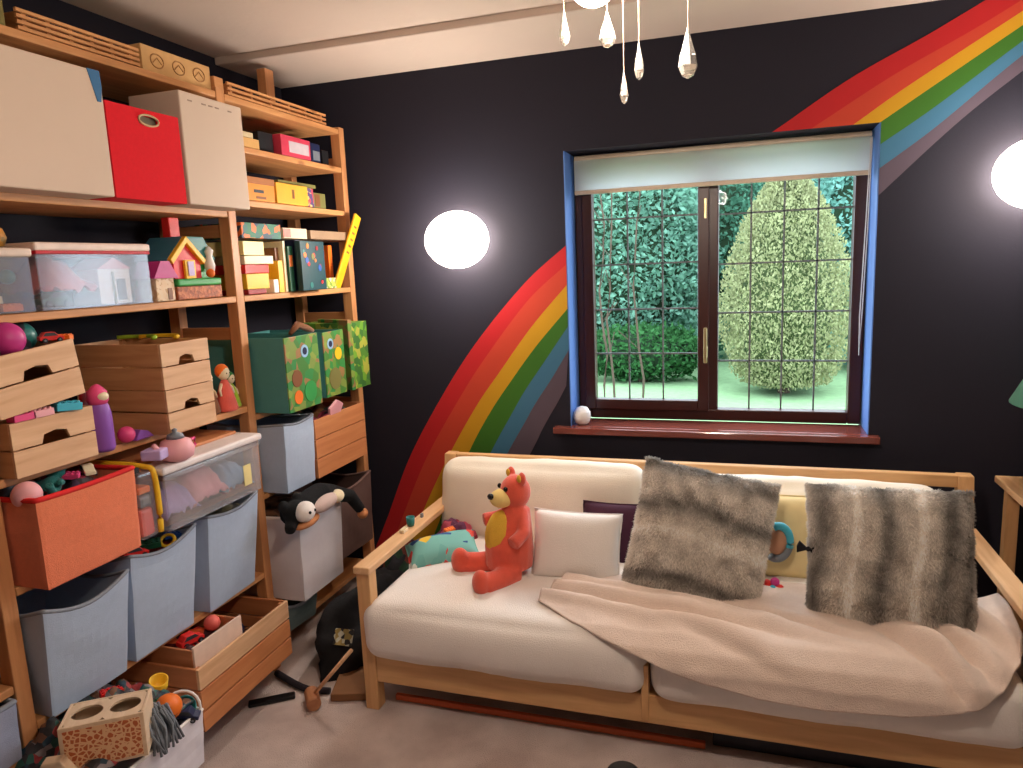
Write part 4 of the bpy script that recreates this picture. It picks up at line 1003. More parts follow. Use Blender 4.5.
# below: grey bin, slatted crate
z5 = .697
fabric_box('fabric_bin', 'pale grey fabric bin below the teal picture bin', 'bin', (-1.60, 2.195, z5), 0, .19, .34, .262, grey_fabric, taper=.93, sag=.012, trim=grey_fabric_in, lean=.0, thick=.006, seed=9)
crate('wooden_crate', 'slatted red-brown pine crate beside the grey bin under the green boxes', (-1.60, 2.392, z5), .39, .33, .235, m=red_pine, ms=red_pine_x, rows=3, hole=False)
heap('toy_jumble', 'jumble of toys in the red-brown slatted crate', (-1.62, 2.44, z5+.17), .36, .29, .03, .03, HEAPC, seed=8)
tag(M().prism([(-.04, 0), (.04, .0), (.05, .035), (0, .06), (-.05, .03)], 'X', -.006, .006).build('pink_card', cm('pale pink'), loc=(-1.605, 2.55, z5+.232), rot=(0, .25, 0), bevel=.002), 'pink paper scrap on the rim of the slatted crate', 'paper')
# white bin with dog, brown box
z6 = .277
fabric_box('fabric_bin', 'white fabric bin with a black and white soft toy on top', 'bin', (-1.565, 2.185, z6+.0), 0, .29, .36, .33, mat('white_fabric', (216, 210, 214), .9, .04, 40, .2, 400), taper=.94, sag=.008, thick=.007, seed=4, trim=white_cotton)
heap('cloth_heap', 'brown cloth heaped inside the white fabric bin', (-1.57, 2.195, z6+.25), .28, .32, .05, .02, [(120, 80, 56), (90, 60, 44), (60, 44, 36)], seed=9)
fabric_box('fabric_bin', 'brown fabric bin at the window end of the shelf', 'bin', (-1.64, 2.51, z6), R(-2), .33, .32, .32, mat('brown_fabric', (104, 78, 72), .9, .1, 30, .2, 300), taper=.95, sag=.03, seed=5, trim=mat('brown_fabric', (104, 78, 72)))
# soft toy: black and white long toy
t = thing('soft_toy', 'long black and white soft toy draped over the white bin', 'soft toy', (-1.55, 2.09, z6+.325))
mb = M()
mb.tube([(-.02, .03, .035), (-.01, .12, .045), (-.01, .24, .05), (-.01, .33, .03)], [.035, .048, .05, .035], 12)
mb.ball((.0, .06, .045), (.045, .05, .042))
mb.tube([(-.0, .32, .03), (.03, .39, .0), (.05, .43, -.07)], [.035, .028, .022], 10)
mb.ball((-.02, .02, .075), (.018, .022, .024)).ball((-.02, .1, .082), (.018, .02, .022))
mb.tube([(.0, .03, .01), (.02, -.01, -.0)], [.025, .02], 8)
mb.build('body', mat('jet_plush', (13, 13, 16), .95, .1, 40, .4, 300), t, remesh=.005)
M().ball((.036, .065, .046), (.036, .045, .038)).build('white_face', cl('white'), t, smooth=True)
M().ball((.03, .2, .035), (.032, .085, .032)).build('white_belly', mat('pinkish_plush', (200, 176, 168), .95, .1, 40, .4, 300), t, smooth=True)
M().ball((.035, .285, .034), (.026, .035, .026)).build('white_paw', cl('cream'), t, smooth=True)
for q in (.045, .075): M().ball((.069, q+.004, .05), .006, 8, 6).build('eye', eye_mat, t, smooth=True)
M().ball((.052, .44, -.09), (.022, .024, .022)).build('orange_foot', mat('tan_plush', (196, 130, 84), .95), t, smooth=True)
M().ball((.015, .10, -.005), (.03, .075, .022)).build('tan_blanket_scrap', mat('tan_plush', (196, 130, 84)), t, smooth=True)
# bottom shelf of bay 2: grey-teal bin
fabric_box('fabric_bin', 'small slate-grey fabric box on the lowest shelf behind the wide crate', 'bin', (-1.66, 2.20, .132), R(-6), .17, .26, .105, mat('slate_fabric', (96, 112, 112), .9), taper=.9, sag=.02, trim=grey_fabric_in)

# ------------------------------------------------------------------ FLOOR THINGS near the shelving
def blob(name, label, cat, loc, sx, sy, sz, m, seed=0, amp=.3, group=None):
    def P(u, v):
        th = 2*PI*u; ph = lerp(PI/2, .02, v)
        d = Vector((math.cos(th)*math.sin(ph), math.sin(th)*math.sin(ph), math.cos(ph)))
        k = 1+amp*noise.noise(d*1.7+Vector((seed, 0, 0)))+amp*.35*noise.noise(d*5+Vector((0, seed, 0)))
        return (d.x*sx*k, d.y*sy*k, max(0, d.z*sz*k))
    mb = M().grid(P, 40, 18, cu=True)
    o = mb.build(name, m, loc=loc, smooth=True); return tag(o, label, cat, group)
blob('black_bag', 'soft black bag slumped on the floor between the shelving and the sofa', 'bag', (-1.46, 2.42, 0), .16, .30, .26, black_cloth, 3)
tag(M().grid(lambda u, v: (-.035+.07*u, -.03+.06*v, .0+.006*math.sin(6*u)), 5, 5).build('paper_scrap', multi('scrap', [(190, 190, 170), (150, 130, 70), (30, 30, 30)], 60, bump=0), loc=(-1.42, 2.19, .15), rot=(R(50), R(10), .4), solid=.002), 'pale printed scrap lying on the black bag', 'paper')
tag(M().box(-.08, .08, -.018, .018, 0, .014).build('remote_control', black_plastic, loc=(-1.59, 1.968, 0), rot=(0, 0, R(35)), bevel=.005), 'slim black remote control lying on the carpet', 'remote control')
mb = M().tube(spline([(-.12, .05, .015), (-.06, .02, .02), (0, 0, .016), (.06, -.01, .012), (.14, -.0, .012)], 5), .012, 8)
tag(mb.build('black_strap', mat('dark_strap', (40, 32, 40), .8), loc=(-1.55, 2.06, 0), smooth=True), 'dark strap trailing from the black bag on the carpet', 'strap')
tag(M().box(-.06, .07, -.09, .09, 0, .03).build('brown_parcel', mat('brown_parcel', (132, 92, 60), .8), loc=(-1.35, 2.12, 0), rot=(0, 0, .3), bevel=.004), 'flat brown parcel on the floor against the sofa leg', 'parcel')
t = thing('toy_mallet', 'wooden toy mallet leaning against the front leg of the sofa', 'toy mallet', (-1.432, 1.985, 0))
a = Vector((.0, .0, .035)); bq = Vector((.165, .012, .225))
M().tube([a, bq], .007, 8).build('handle', crate_wood, t, smooth=True)
M().lathe([(.022, -.045), (.025, -.04), (.025, .04), (.022, .045)], 18, T=TR((0, 0, .026), (R(90), 0, R(40)))).build('mallet_head', wood('mallet_wood', (170, 110, 76), (190, 132, 92), 'Y', knots=False), t, bevel=.002)
M().lathe([(.012, 0), (.012, .03)], 12, T=TR((.012, -.02, .0))).build('peg', crate_wood, t)

# ------------------------------------------------------------------ SOFA
sofa = thing('sofa', 'long pine-framed futon sofa with white cushions against the wall', 'sofa', (-.24, 2.43, 0))
OX, OY = .24, -2.43
def so(mb, name, m, parent=None, **k): return mb.build(name, m, parent or sofa, loc=(OX, OY, 0), **k)
SXL, SXR, SYF, SYB = -1.238, .775, 2.015, 2.86
for x0 in (SXL, SXR-.05):
    so(M().box(x0, x0+.05, SYF, SYF+.05, 0, .50), 'leg', sofa_wood_z, bevel=.004)
    so(M().prism([(SYB-.12, 0), (SYB-.065, 0), (SYB-.0, .705), (SYB-.05, .705), (SYB-.10, .42)], 'X', x0, x0+.05), 'leg', sofa_wood_z, bevel=.004)
    xa = x0-.004
    so(M().box(xa, xa+.062, SYF-.012, SYB-.075, .50, .526), 'armrest', sofa_wood_y, bevel=.005)
    so(M().box(x0+.01, x0+.04, SYF+.05, SYB-.12, .13, .215), 'side_rail', sofa_wood_y, bevel=.003)
so(M().box(SXL+.05, SXR-.05, SYF+.004, SYF+.034, .105, .20), 'front_rail', sofa_wood, bevel=.004)
so(M().box(-.285, -.262, SYF-.006, SYF+.034, .12, .30), 'centre_strap', sofa_wood_z, bevel=.002)
so(M().box(SXL+.05, SXR-.05, SYB-.11, SYB-.08, .13, .2), 'back_rail', sofa_wood, bevel=.003)
so(M().box(SXL+.05, SXR-.05, SYB-.046, SYB-.012, .66, .705), 'top_rail', sofa_wood, bevel=.004)
for x in (-.76, -.30, .10, .42):
    so(M().bar((x, SYB-.095, .2), (x, SYB-.032, .665), .045, .02), 'back_slat', sofa_wood_z, bevel=.002)
for k in range(9):
    x = lerp(SXL+.12, SXR-.12, k/8); so(M().box(x-.03, x+.03, SYF+.034, SYB-.11, .18, .198), 'seat_slat', sofa_wood_y)

def softbox(w, d, h, r, puff=(0, 0, 0), n_=14, wr=.004, seed=0, dents=()):
    """rounded puffy slab, centre at origin"""
    mb = M(); key = {}; vs = []; fs = []
    def vid(p):
        k = (round(p[0], 4), round(p[1], 4), round(p[2], 4))
        if k not in key: key[k] = len(vs); vs.append(p)
        return key[k]
    def warp(q):
        # cube point -> rounded box
        P = Vector((q[0]*w/2, q[1]*d/2, q[2]*h/2)); inn = Vector((max(-w/2+r, min(w/2-r, P.x)), max(-d/2+r, min(d/2-r, P.y)), max(-h/2+r, min(h/2-r, P.z))))
        v = P-inn
        if v.length > 1e-6:
            # sphere-ise the border
            m_ = max(abs(v.x), abs(v.y), abs(v.z)); v = v.normalized()*m_
        o = inn+v
        o.x += puff[0]*q[0]*(1-q[1]**2)*(1-q[2]**2); o.y += puff[1]*q[1]*(1-q[0]**2)*(1-q[2]**2); o.z += puff[2]*q[2]*(1-q[0]**4)*(1-q[1]**4)
        nn = noise.noise(o*7+Vector((seed, 0, 0)))*wr+noise.noise(o*22+Vector((0, seed, 0)))*wr*.4
        return o+o.normalized()*nn
    nx, ny, nz = max(6, int(n_*w/.3)), max(6, int(n_*d/.3)), max(6, int(n_*h/.3))
    nx, ny, nz = min(nx, 50), min(ny, 40), min(nz, 14)
    def face(ax, sg, na, nb):
        for i in range(na):
            for j in range(nb):
                ids = []
                for (a, b_) in ((i, j), (i+1, j), (i+1, j+1), (i, j+1)):
                    u, v = -math.cos(PI*a/na)*.35+(-1+2*a/na)*.65, -math.cos(PI*b_/nb)*.35+(-1+2*b_/nb)*.65
                    q = {0: (sg, u, v), 1: (u, sg, v), 2: (u, v, sg)}[ax]
                    ids.append(vid(tuple(round(x, 6) for x in q)))
                flip = (sg > 0) != (ax == 1)
                fs.append(ids if flip else ids[::-1])
    face(0, 1, ny, nz); face(0, -1, ny, nz); face(1, 1, nx, nz); face(1, -1, nx, nz); face(2, 1, nx, ny); face(2, -1, nx, ny)
    mb.add([warp(v) for v in vs], fs); return mb
def cushion_on(mb, name, m, T_, smooth=True):
    mb.v = [T_ @ v for v in mb.v]; return so(mb, name, m, smooth=smooth)
cushion_on(softbox(.955, .83, .20, .06, (.0, .022, .022), seed=1, wr=.007), 'seat_cushion', white_cotton, TR((-.745, 2.395, .298)))
cushion_on(softbox(.99, .83, .185, .06, (.0, .022, .018), seed=2, wr=.007), 'seat_cushion', white_cotton, TR((.235, 2.395, .286)))
cushion_on(softbox(.86, .15, .335, .068, (.0, .03, .012), seed=3, wr=.008), 'back_cushion', cream_cotton, TR((-.78, 2.715, .54), (R(-9), 0, 0)))
cushion_on(softbox(.98, .15, .325, .065, (.0, .03, .012), seed=4, wr=.008), 'back_cushion', cream_cotton, TR((.17, 2.715, .52), (R(-9), 0, 0)))

# loose cushions
def pillow(w, h, t_, n_=22, pinch=.06, wr=.004, seed=0):
    """square cushion in the XZ plane, thickness along Y, centre origin"""
    mb = M()
    def P(sg):
        def f(u, v):
            a = 2*u-1; c = 2*v-1
            x = a*w/2*(1-pinch*(1-c*c)); z = c*h/2*(1-pinch*(1-a*a))
            th = t_/2*(max(0, 1-abs(a)**3.0)*max(0, 1-abs(c)**3.0))**.5
            nn = noise.noise(Vector((x*8+seed, z*8, sg)))*wr*min(1, th/.02)
            return (x, sg*(th+nn), z)
        return f
    mb.grid(P(-1), n_, n_); o = len(mb.v)
    f2 = M().grid(P(1), n_, n_); mb.add(f2.v, [f[::-1] for f in f2.f])
    return mb
def seam(t, w, h, pinch, m, r_=.0028):
    p = []
    for k in range(64):
        a = 4*k/64; i = int(a); q = a-i; q2 = 2*q-1
        u, v = [(q2, -1), (1, q2), (-q2, 1), (-1, -q2)][i]
        p.append((u*w/2*(1-pinch*(1-v*v)), 0, v*h/2*(1-pinch*(1-u*u))))
    M().tube(p, r_, 6, closed=True).build('piping', m, t, smooth=True)
# small white cushion
t = thing('small_cushion', 'small plain white cushion between the soft toy and the fur cushion', 'cushion', (-.555, 2.36, .515), (R(-17), R(2), R(4)))
o_c = pillow(.315, .245, .11, 20, .05, .005, 2).build('cover', white_cotton, t, smooth=True, weld=True); seam(t, .315, .245, .05, o_c.data.materials[0])
# purple cushion behind
t = thing('small_cushion', 'dark purple cushion peeking out behind the small white cushion', 'cushion', (-.44, 2.53, .50), (R(-15), 0, 0))
o_c = pillow(.26, .24, .08, 16, .05, .004, 5).build('cover', mat('dark_purple_cloth', (62, 24, 44), .9, .1, 30), t, smooth=True, weld=True); seam(t, .26, .24, .05, o_c.data.materials[0])

m_fur, n, l, b = nt('fur'); at = n.new('ShaderNodeVertexColor'); at.layer_name = 'Col'
fd = n.new('ShaderNodeBsdfDiffuse'); ft = n.new('ShaderNodeBsdfTranslucent'); fm = n.new('ShaderNodeMixShader'); fm.inputs[0].default_value = .4
l.new(at.outputs[0], fd.inputs[0]); l.new(at.outputs[0], ft.inputs[0]); l.new(fd.outputs[0], fm.inputs[1]); l.new(ft.outputs[0], fm.inputs[2]); l.new(fm.outputs[0], n['Material Output'].inputs[0])
def fur_cushion(label, loc, rot, w, h, t_, vertical, seed):
    t = thing('fur_cushion', label, 'cushion', loc, rot)
    base = pillow(w, h, t_, 26, .03, .006, seed)
    rn = random.Random(seed)
    whites = [.27, .66] if vertical else [.46]
    darks = [.06, .45, .84, .97] if vertical else [.12, .66, .95]
    def colour(u, v):
        s = u if vertical else v; s += .02*noise.noise(Vector((u*6+seed, v*6, 1)))+(.035*math.sin((v if vertical else u)*5+seed))
        g = .92+.2*noise.noise(Vector((u*9, v*9, seed)))+.09*noise.noise(Vector((u*40, v*40, seed)))
        for q in darks: g -= .50*math.exp(-((s-q)/.06)**2)
        for q in whites: g += (1.1 if vertical else .3)*math.exp(-((s-q)/(.02 if vertical else .05))**2)
        g = max(.16, min(1.3, g))
        return (g*.86, g*.79, g*.71, 1)
    def side(sg, a, c):
        x = a*w/2*(1-.03*(1-c*c)); z = c*h/2*(1-.03*(1-a*a))
        th = t_/2*(max(0, 1-abs(a)**3.0)*max(0, 1-abs(c)**3.0))**.5
        return Vector((x, sg*th, z))
    cb = []
    for v in base.v: cb.append(tuple(x*.85 for x in colour(v.x/w+.5, v.z/h+.5)[:3])+(1,))
    base.build('cover', m_fur, t, smooth=True, colors=cb)
    mb = M(); cols = []
    N = 42000
    vs = []; fs = []
    for k in range(N):
        sg = -1 if k % 5 else 1
        a = rn.uniform(-1, 1); c = rn.uniform(-1, 1)
        if k % 4 == 0:
            if rn.random() < .5: a = math.copysign(1-.05*rn.random()**2, a)
            else: c = math.copysign(1-.05*rn.random()**2, c)
        p = side(sg, a, c)
        p1 = side(sg, min(1, a+.02), c); p2 = side(sg, a, min(1, c+.02))
        nrm = Vector((a**5*.9, sg*.8, c**5*.9)).normalized()
        clump = Vector((noise.noise(Vector((a*5, c*5, seed))), 0, noise.noise(Vector((a*5+9, c*5, seed)))))
        dr = (nrm*.55+Vector((0, 0, -.35))+clump*.9+Vector((rn.gauss(0, .25), rn.gauss(0, .1), rn.gauss(0, .25)))).normalized()
        L = rn.uniform(.008, .016); wd = .0010
        sd = dr.cross(Vector((0, 1, .2))).normalized()*wd
        o = len(vs)
        q1 = p+dr*L*.55; q2 = p+dr*L+Vector((0, 0, -.3*L*.5))
        vs += [p-sd, p+sd, q1+sd*.8, q1-sd*.8, q2]
        fs += [(o, o+1, o+2, o+3), (o+3, o+2, o+4)]
        cc = colour(a/2+.5, c/2+.5); j = rn.uniform(.8, 1.2)
        for f_ in (.75, .75, 1, 1, 1.25): cols.append((min(1, cc[0]*j*f_), min(1, cc[1]*j*f_), min(1, cc[2]*j*f_), 1))
    mb.v = [Vector(v) for v in vs]; mb.f = fs; mb.mi = [0]*len(fs)
    o = mb.build('fur_pile', m_fur, t, colors=cols); o['kind'] = 'stuff'
    return t
fur_cushion('grey-brown faux fur cushion lying askew with horizontal bands', (-.132, 2.345, .592), (R(-23), R(11), R(3)), .435, .44, .17, False, 3)
fur_cushion('grey faux fur cushion with pale vertical stripes at the sofa end', (.42, 2.30, .585), (R(-20), R(-.5), R(-2)), .45, .42, .17, True, 7)
# ring toy between the fur cushions
t = thing('ring_toy', 'round cyan and grey ring toy wedged between the fur cushions', 'toy', (.115, 2.46, .545), (0, 0, R(20)))
pts = lambda a0, a1: [(0.0, .042*math.cos(a), .058*math.sin(a)) for a in [lerp(a0, a1, k/14) for k in range(15)]]
M().tube([(p[1], 0, p[2]) for p in pts(-.35, 1.9)], .014, 8).build('cyan_arc', cm('cyan'), t, smooth=True)
M().tube([(p[1], 0, p[2]) for p in pts(-2.2, -.35)], .013, 8).build('grey_arc', cm('grey'), t, smooth=True)
M().ball((0, .004, 0), (.034, .016, .046)).build('centre', mat('tan_centre', (190, 140, 110), .7), t, smooth=True)
t = thing('small_soft_toy', 'small red and purple felt flower below the ring toy', 'toy', (.098, 2.36, .425), (R(-20), 0, 0))
for k in range(5):
    a = 2*PI*k/5; M().ball((.022*math.cos(a), 0, .022*math.sin(a)), (.015, .008, .015), 12, 8).build('petal', cm(['red', 'magenta', 'red', 'purple', 'red'][k]), t, smooth=True)
M().ball((0, -.005, 0), (.011, .008, .011), 12, 8).build('flower_centre', cm('cyan'), t, smooth=True)
t = thing('patterned_cushion', 'pale yellow cushion standing behind the two fur cushions', 'cushion', (.14, 2.56, .53), (R(-12), 0, 0))
o_c = pillow(.3, .30, .09, 16, .05, .004, 9).build('cover', mat('pale_yellow_cloth', (226, 204, 150), .9, .08, 30), t, smooth=True, weld=True); seam(t, .3, .30, .05, o_c.data.materials[0])
# black bow at the side of striped fur cushion
tag(M().prism([(0, .0), (.03, .02), (.035, 0), (.03, -.02)], 'Y', -.006, .006).prism([(0, 0), (-.03, .018), (-.034, 0), (-.03, -.018)], 'Y', -.006, .006).ball((0, 0, 0), .008, 8, 6).build('black_bow', black_cloth, loc=(.196, 2.283, .60), rot=(0, .2, 0)), 'small black ribbon bow on the edge of the striped fur cushion', 'bow')

# plush bear: generic, coral red with a yellow belly
t = thing('soft_toy', 'coral red plush animal with yellow belly and pale muzzle sitting on the sofa', 'soft toy', (-.775, 2.33, .395), (0, 0, R(-138)))
# local: +X is where it faces
mb = M()
mb.tube([(.02, 0, .05), (.02, 0, .12), (.0, 0, .2), (-.02, 0, .265)], [.085, .088, .068, .045], 16)
mb.ball((-.012, 0, .315), (.056, .056, .062))
mb.tube([(-.02, .03, .24), (-.0, .085, .19), (.05, .10, .165)], [.026, .024, .026], 10)
mb.tube([(-.02, -.03, .24), (.02, -.09, .2), (.075, -.10, .195)], [.026, .024, .026], 10)
mb.tube([(.03, .05, .045), (.10, .08, .038), (.155, .09, .04)], [.046, .038, .038], 12)
mb.ball((.17, .092, .05), (.03, .036, .045))
mb.tube([(.03, -.05, .045), (.10, -.085, .04), (.15, -.10, .045)], [.046, .04, .04], 12)
mb.ball((.17, -.105, .055), (.034, .04, .05))
for q in (-1, 1): mb.ball((-.02, q*.045, .372), (.013, .022, .024))
mb.build('body', cl('coral') if False else mat('coral_plush', (222, 88, 66), .95, .12, 50, .5, 300, sheen=.4), t, remesh=.005)
M().ball((.045, 0, .155), (.063, .058, .1)).build('yellow_belly', mat('yellow_plush', (222, 176, 62), .95, .1, 50, .5, 300), t, smooth=True)
mz = M().ball((.04, 0, .30), (.045, .04, .033)).build('muzzle', mat('pale_yellow_plush', (236, 206, 130), .95, .08, 50, .5, 300), t, smooth=True)
M().ball((.082, 0, .312), (.012, .016, .011), 12, 8).build('nose', eye_mat, mz, smooth=True)
for q in (-1, 1):
    M().ball((.036, q*.026, .338), (.008, .008, .009), 10, 8).build('eye', eye_mat, t, smooth=True)
    M().ball((-.008, q*.046, .374), (.007, .013, .014), 10, 8).build('inner_ear', mat('yellow_plush', (222, 176, 62)), t, smooth=True)
# patterned teal cushion in the corner
m_pat = multi('teal_dots', [(120, 184, 176)]*5+[(220, 80, 70), (232, 190, 60), (44, 84, 140), (232, 236, 226), (120, 184, 176), (110, 176, 170)], 26, .9, bump=.1)
t = thing('patterned_cushion', 'teal cushion with coloured spots in the corner of the sofa', 'cushion', (-1.09, 2.40, .435), (R(-72), R(-8), R(28)))
o_c = pillow(.27, .16, .10, 18, .05, .004, 11).build('cover', m_pat, t, smooth=True, weld=True); seam(t, .27, .16, .05, o_c.data.materials[0])
blob('folded_blanket', 'dark red and purple cloth bundled in the corner behind the teal cushion', 'cloth', (-1.10, 2.565, .39), .09, .075, .1, multi('redcloth', [(120, 30, 44), (90, 40, 70), (160, 60, 80), (60, 30, 40)], 14, .9), 5)
T_block('orange toy brick on the bundled cloth in the sofa corner', (-1.10, 2.50, .475), .022, 'orange', (.3, 0, 1))
# things on the arm of the sofa
T_cup('small mint-green toy cup on the wooden sofa arm', (-1.215, 2.40, .527), .017, .036, 'teal', handle=False)
T_block('cream toy brick on the sofa arm beside the mint cup', (-1.213, 2.335, .527), .02, 'cream', (0, 0, PI/2))
T_block('pale grey toy brick on the sofa arm behind the mint cup', (-1.21, 2.50, .527), .014, 'grey', (0, -PI/2, 0))
# jumble between arm and cushion seen through the open side
blob('toy_bag', 'dark patterned bag of toys on the floor behind the sofa arm', 'bag', (-1.42, 2.72, 0), .12, .16, .3, multi('darkbag', [(30, 30, 36), (30, 60, 40), (110, 50, 40), (24, 24, 30), (60, 40, 60)], 18, .9), 8)

# throw blanket
PATH = [(0, 2.66, .405), (.12, 2.54, .412), (.25, 2.41, .416), (.40, 2.26, .414), (.50, 2.16, .412), (.58, 2.08, .408), (.63, 2.022, .398), (.665, 1.978, .372), (.70, 1.952, .335), (.76, 1.948, .275), (.82, 1.950, .215)]
def surf(s):
    for (a, y, z), (c, y2, z2) in zip(PATH, PATH[1:]):
        if s <= c:
            q = (s-a)/(c-a); return y+(y2-y)*q, z+(z2-z)*q
    return PATH[-1][1:]
HEM = [(-.625, .555), (-.57, .59), (-.50, .625), (-.40, .655), (-.253, .69), (-.1, .725), (.054, .752), (.2, .757), (.408, .745), (.546, .715), (.64, .665), (.70, .60), (.735, .50)]
TOP = [(-.625, .50), (-.58, .40), (-.54, .345), (-.45, .33), (-.3, .30), (0, .26), (.3, .26), (.6, .26), (.735, .28)]
def Pt(u, v):
    x = lerp(-.625, .735, u); s = lerp(interp(TOP, x), interp(HEM, x), v); y, z = surf(s)
    # folds
    k = 0.0
    d1 = s-(.44+.16*(x+.62)); k += .026*(math.exp(-(d1/.022)**2)-.7*math.exp(-((d1-.034)/.016)**2))*min(1, max(0, (.35-x)*2))
    d2 = s-(.385+.20*(x+.62)); k += .030*(math.exp(-(d2/.022)**2)-.5*math.exp(-((d2+.034)/.016)**2))*min(1, max(0, (.25-x)*3))
    d3 = s-(.52+.14*(x+.62)); k += .022*math.exp(-(d3/.024)**2)*min(1, max(0, (.1-x)*3))
    for (cx_, cs_, ang, L, A) in [(.46, .54, .95, .13, .03), (.53, .60, 1.0, .12, .034), (.60, .55, 1.05, .13, .03), (.40, .42, .6, .12, .016), (.65, .40, 1.2, .12, .03), (.2, .50, .35, .16, .012), (-.05, .60, .3, .18, .014)]:
        dx, ds = x-cx_, s-cs_
        al = dx*math.cos(ang)+ds*math.sin(ang); ac = -dx*math.sin(ang)+ds*math.cos(ang)
        k += A*(math.exp(-(ac/.022)**2)-.9*math.exp(-((ac-.034)/.018)**2))*math.exp(-(al/L)**2)
    if x > .60: k += .05*((x-.60)/.135)**1.5*math.exp(-((s-.36)/.16)**2)
    k += .010*noise.noise(Vector((x*9, s*9, 0)))+.003*noise.noise(Vector((x*25, s*25, 3)))
    edge = min(1, min(v, 1-v)*12+.3)
    k = k*edge+.010
    # normal roughly up on top, forward on the drop
    f_ = min(1, max(0, (s-.6)/.1))
    return (x, y-k*f_, z+k*(1-f_)+.002)
mb = M().grid(Pt, 200, 100)
o = mb.build('throw_blanket', throw_mat, smooth=True, solid=.009); tag(o, 'oatmeal knitted throw draped in folds across the sofa seat', 'throw')

# ------------------------------------------------------------------ under / in front of the sofa
tag(M().box(-1.16, -.10, 2.085, 2.10, 0, .022).build('wooden_strip', wood('red_strip', (214, 96, 56), (226, 116, 70), 'X', knots=False), bevel=.003), 'long red-brown wooden strip lying on the carpet under the sofa', 'strip')
t = thing('underbed_box', 'flat dark grey box pushed under the window end of the sofa', 'box', (.32, 2.35, 0))
M().box(-.4, .38, -.24, .25, 0, .07).build('box_base', mat('slate_plastic', (60, 62, 72), .5), t, bevel=.006)
M().box(-.405, .385, -.245, .255, .07, .085).build('lid', mat('slate_lid', (74, 74, 84), .5), t, bevel=.004)
tag(M().lathe([(.03, 0), (.05, .012), (.056, .035), (.046, .062), (.024, .075), (.002, .078)], 26).build('grey_ball', mat('dark_slate', (62, 66, 70), .5), loc=(-.315, 1.845, 0), smooth=True), 'dark grey rounded toy on the carpet at the bottom edge of the picture', 'toy')

# ------------------------------------------------------------------ side table and lamp at the right
t = thing('side_table', 'pine side table beyond the arm of the sofa', 'table', (1.15, 2.68, 0))
M().box(-.28, .30, -.25, .25, .655, .68).build('tabletop', sofa_wood_y, t, bevel=.004)
M().box(-.25, .27, -.22, -.20, .60, .655).box(-.25, .27, .20, .22, .60, .655).build('apron', sofa_wood, t)
for x in (-.255, .235):
    for y in (-.225, .185):
        M().box(x, x+.04, y, y+.04, 0, .655).build('leg', sofa_wood_z, t, bevel=.003)
M().box(-.25, .27, -.2, .2, .18, .20).build('lower_shelf', sofa_wood, t)
t = thing('table_lamp', 'unlit table lamp with a green shade on the side table', 'lamp', (1.068, 2.72, .681))
M().lathe([(.07, 0), (.075, .012), (.03, .03), (.02, .06), (.045, .13), (.05, .18), (.02, .25), (.012, .31)], 22).build('lamp_base', cm('cream'), t, smooth=True)
M().lathe([(.225, .30), (.225, .303), (.13, .50), (.127, .50), (.222, .30)], 36).build('lamp_shade', mat('green_shade', (70, 116, 92), .8), t, smooth=True)

GROUPS = dict(fabric_bin='fabric storage bins standing on the shelves', wooden_crate='pine crates standing on the shelves', storage_box='plain storage boxes on the high shelves',
 toy_brick='toy bricks scattered among the toys', toy_ball='toy balls lying among the toys', toy_car='toy cars lying among the toys', board_game='flat game boxes on the upper shelves',
 book='books standing or piled on the book shelf', folded_cloth='folded cloths inside the clear storage box', toy_figure='small toy figures on the shelves', wall_lamp='pair of white wall lamps',
 garden_shrub='shrubs in the garden beyond the window', fur_cushion='grey faux fur cushions on the sofa', small_cushion='small plain cushions on the sofa', patterned_cushion='coloured cushions at the back of the sofa',
 picture_bin='green printed picture bins', slatted_rack='slatted wooden racks on top of the shelving', toy_cup='toy cups lying among the toys', toy_house='small toy houses on the middle shelf', plastic_tub='clear plastic tubs on the middle shelf',
 toy_gourd='toy gourds on the tub lid', soft_toy='soft toys', small_box='small boxes on the book shelf')
for o in list(C.objects):
    if o.parent is None and o.get('category') and not o.get('group'):
        g_ = GROUPS.get(o.name.split('.')[0])
        if g_: o['group'] = g_
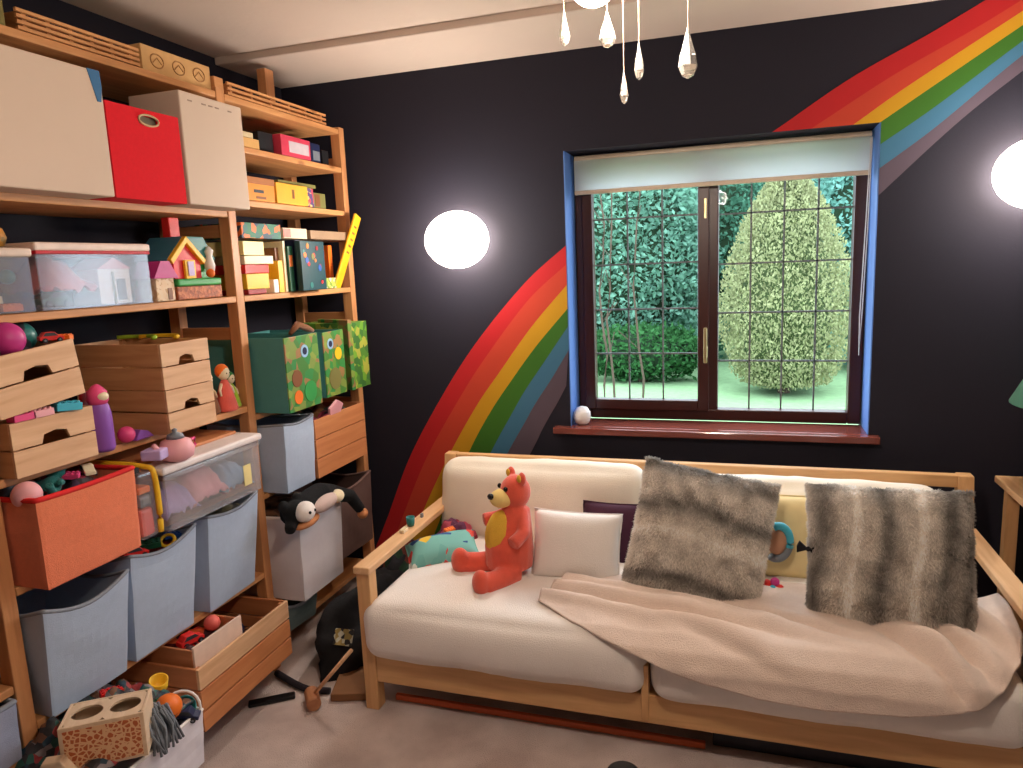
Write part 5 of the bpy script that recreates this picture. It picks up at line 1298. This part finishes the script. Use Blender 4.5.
# ------------------------------------------------------------------ LIGHT
def area(name, loc, rot, sx, sy, e, c, **k):
    L = bpy.data.lights.new(name, 'AREA'); L.shape = 'RECTANGLE'; L.size = sx; L.size_y = sy; L.energy = e; L.color = c
    o = bpy.data.objects.new(name, L); C.objects.link(o); o.location = loc; o.rotation_euler = rot; return o
def point(name, loc, e, c, r):
    L = bpy.data.lights.new(name, 'POINT'); L.energy = e; L.color = c; L.shadow_soft_size = r
    o = bpy.data.objects.new(name, L); C.objects.link(o); o.location = loc; return o
point('bulb_light', (cx+.01, cy-.03, 1.90), 36, (1, .87, .76), .06)
for x, z in ((-1.18, 1.615), (.955, 1.735)):
    point('wall_lamp_light', (x, YB-.2, z), 12, (1, .94, .88), .08)
w = bpy.data.worlds.new('World'); sc.world = w; w.use_nodes = True
wn = w.node_tree.nodes; wl = w.node_tree.links
bg = wn['Background']; tcw = wn.new('ShaderNodeTexCoord'); sx = wn.new('ShaderNodeSeparateXYZ'); rp = wn.new('ShaderNodeValToRGB')
rp.color_ramp.elements[0].color = (.55, .66, .78, 1); rp.color_ramp.elements[1].color = (.78, .88, 1, 1); rp.color_ramp.elements[1].position = .5
wl.new(tcw.outputs['Generated'], sx.inputs[0]); wl.new(sx.outputs[2], rp.inputs[0]); wl.new(rp.outputs[0], bg.inputs[0])
bg.inputs[1].default_value = 8.0
pl_ = area('window_portal', (-.13, YB+.255, 1.38), (R(-90), 0, 0), 1.2, 1.2, 0, (1, 1, 1)); pl_.data.cycles.is_portal = True

# ------------------------------------------------------------------ CAMERA
Xc = Vector((.9519, -.0109, .3062)); 
VPy = (745., 256.); VPx = (-1730., 358.); cx0, cy0 = 511.5, 384.
f_ = math.sqrt(-((VPy[0]-cx0)*(VPx[0]-cx0)+(VPy[1]-cy0)*(VPx[1]-cy0)))
Yc = Vector((VPy[0]-cx0, -(VPy[1]-cy0), -f_)).normalized(); Xc = -Vector((VPx[0]-cx0, -(VPx[1]-cy0), -f_)).normalized(); Zc = Xc.cross(Yc)
cam = bpy.data.cameras.new('camera'); co = bpy.data.objects.new('camera', cam); C.objects.link(co)
cam.sensor_width = 36; cam.lens = f_*36/1023; cam.clip_start = .05
co.matrix_world = Matrix.Translation((0, 0, 1.5)) @ Matrix((Xc, Yc, Zc)).to_4x4()
sc.camera = co
sc.view_settings.view_transform = 'Standard'; sc.view_settings.look = 'None'; sc.view_settings.gamma = 1; sc.view_settings.exposure = .14
sc.view_settings.use_curve_mapping = False
sc.cycles.use_denoising = True
sc.cycles.max_bounces = 8
sc.cycles.sample_clamp_indirect = 6
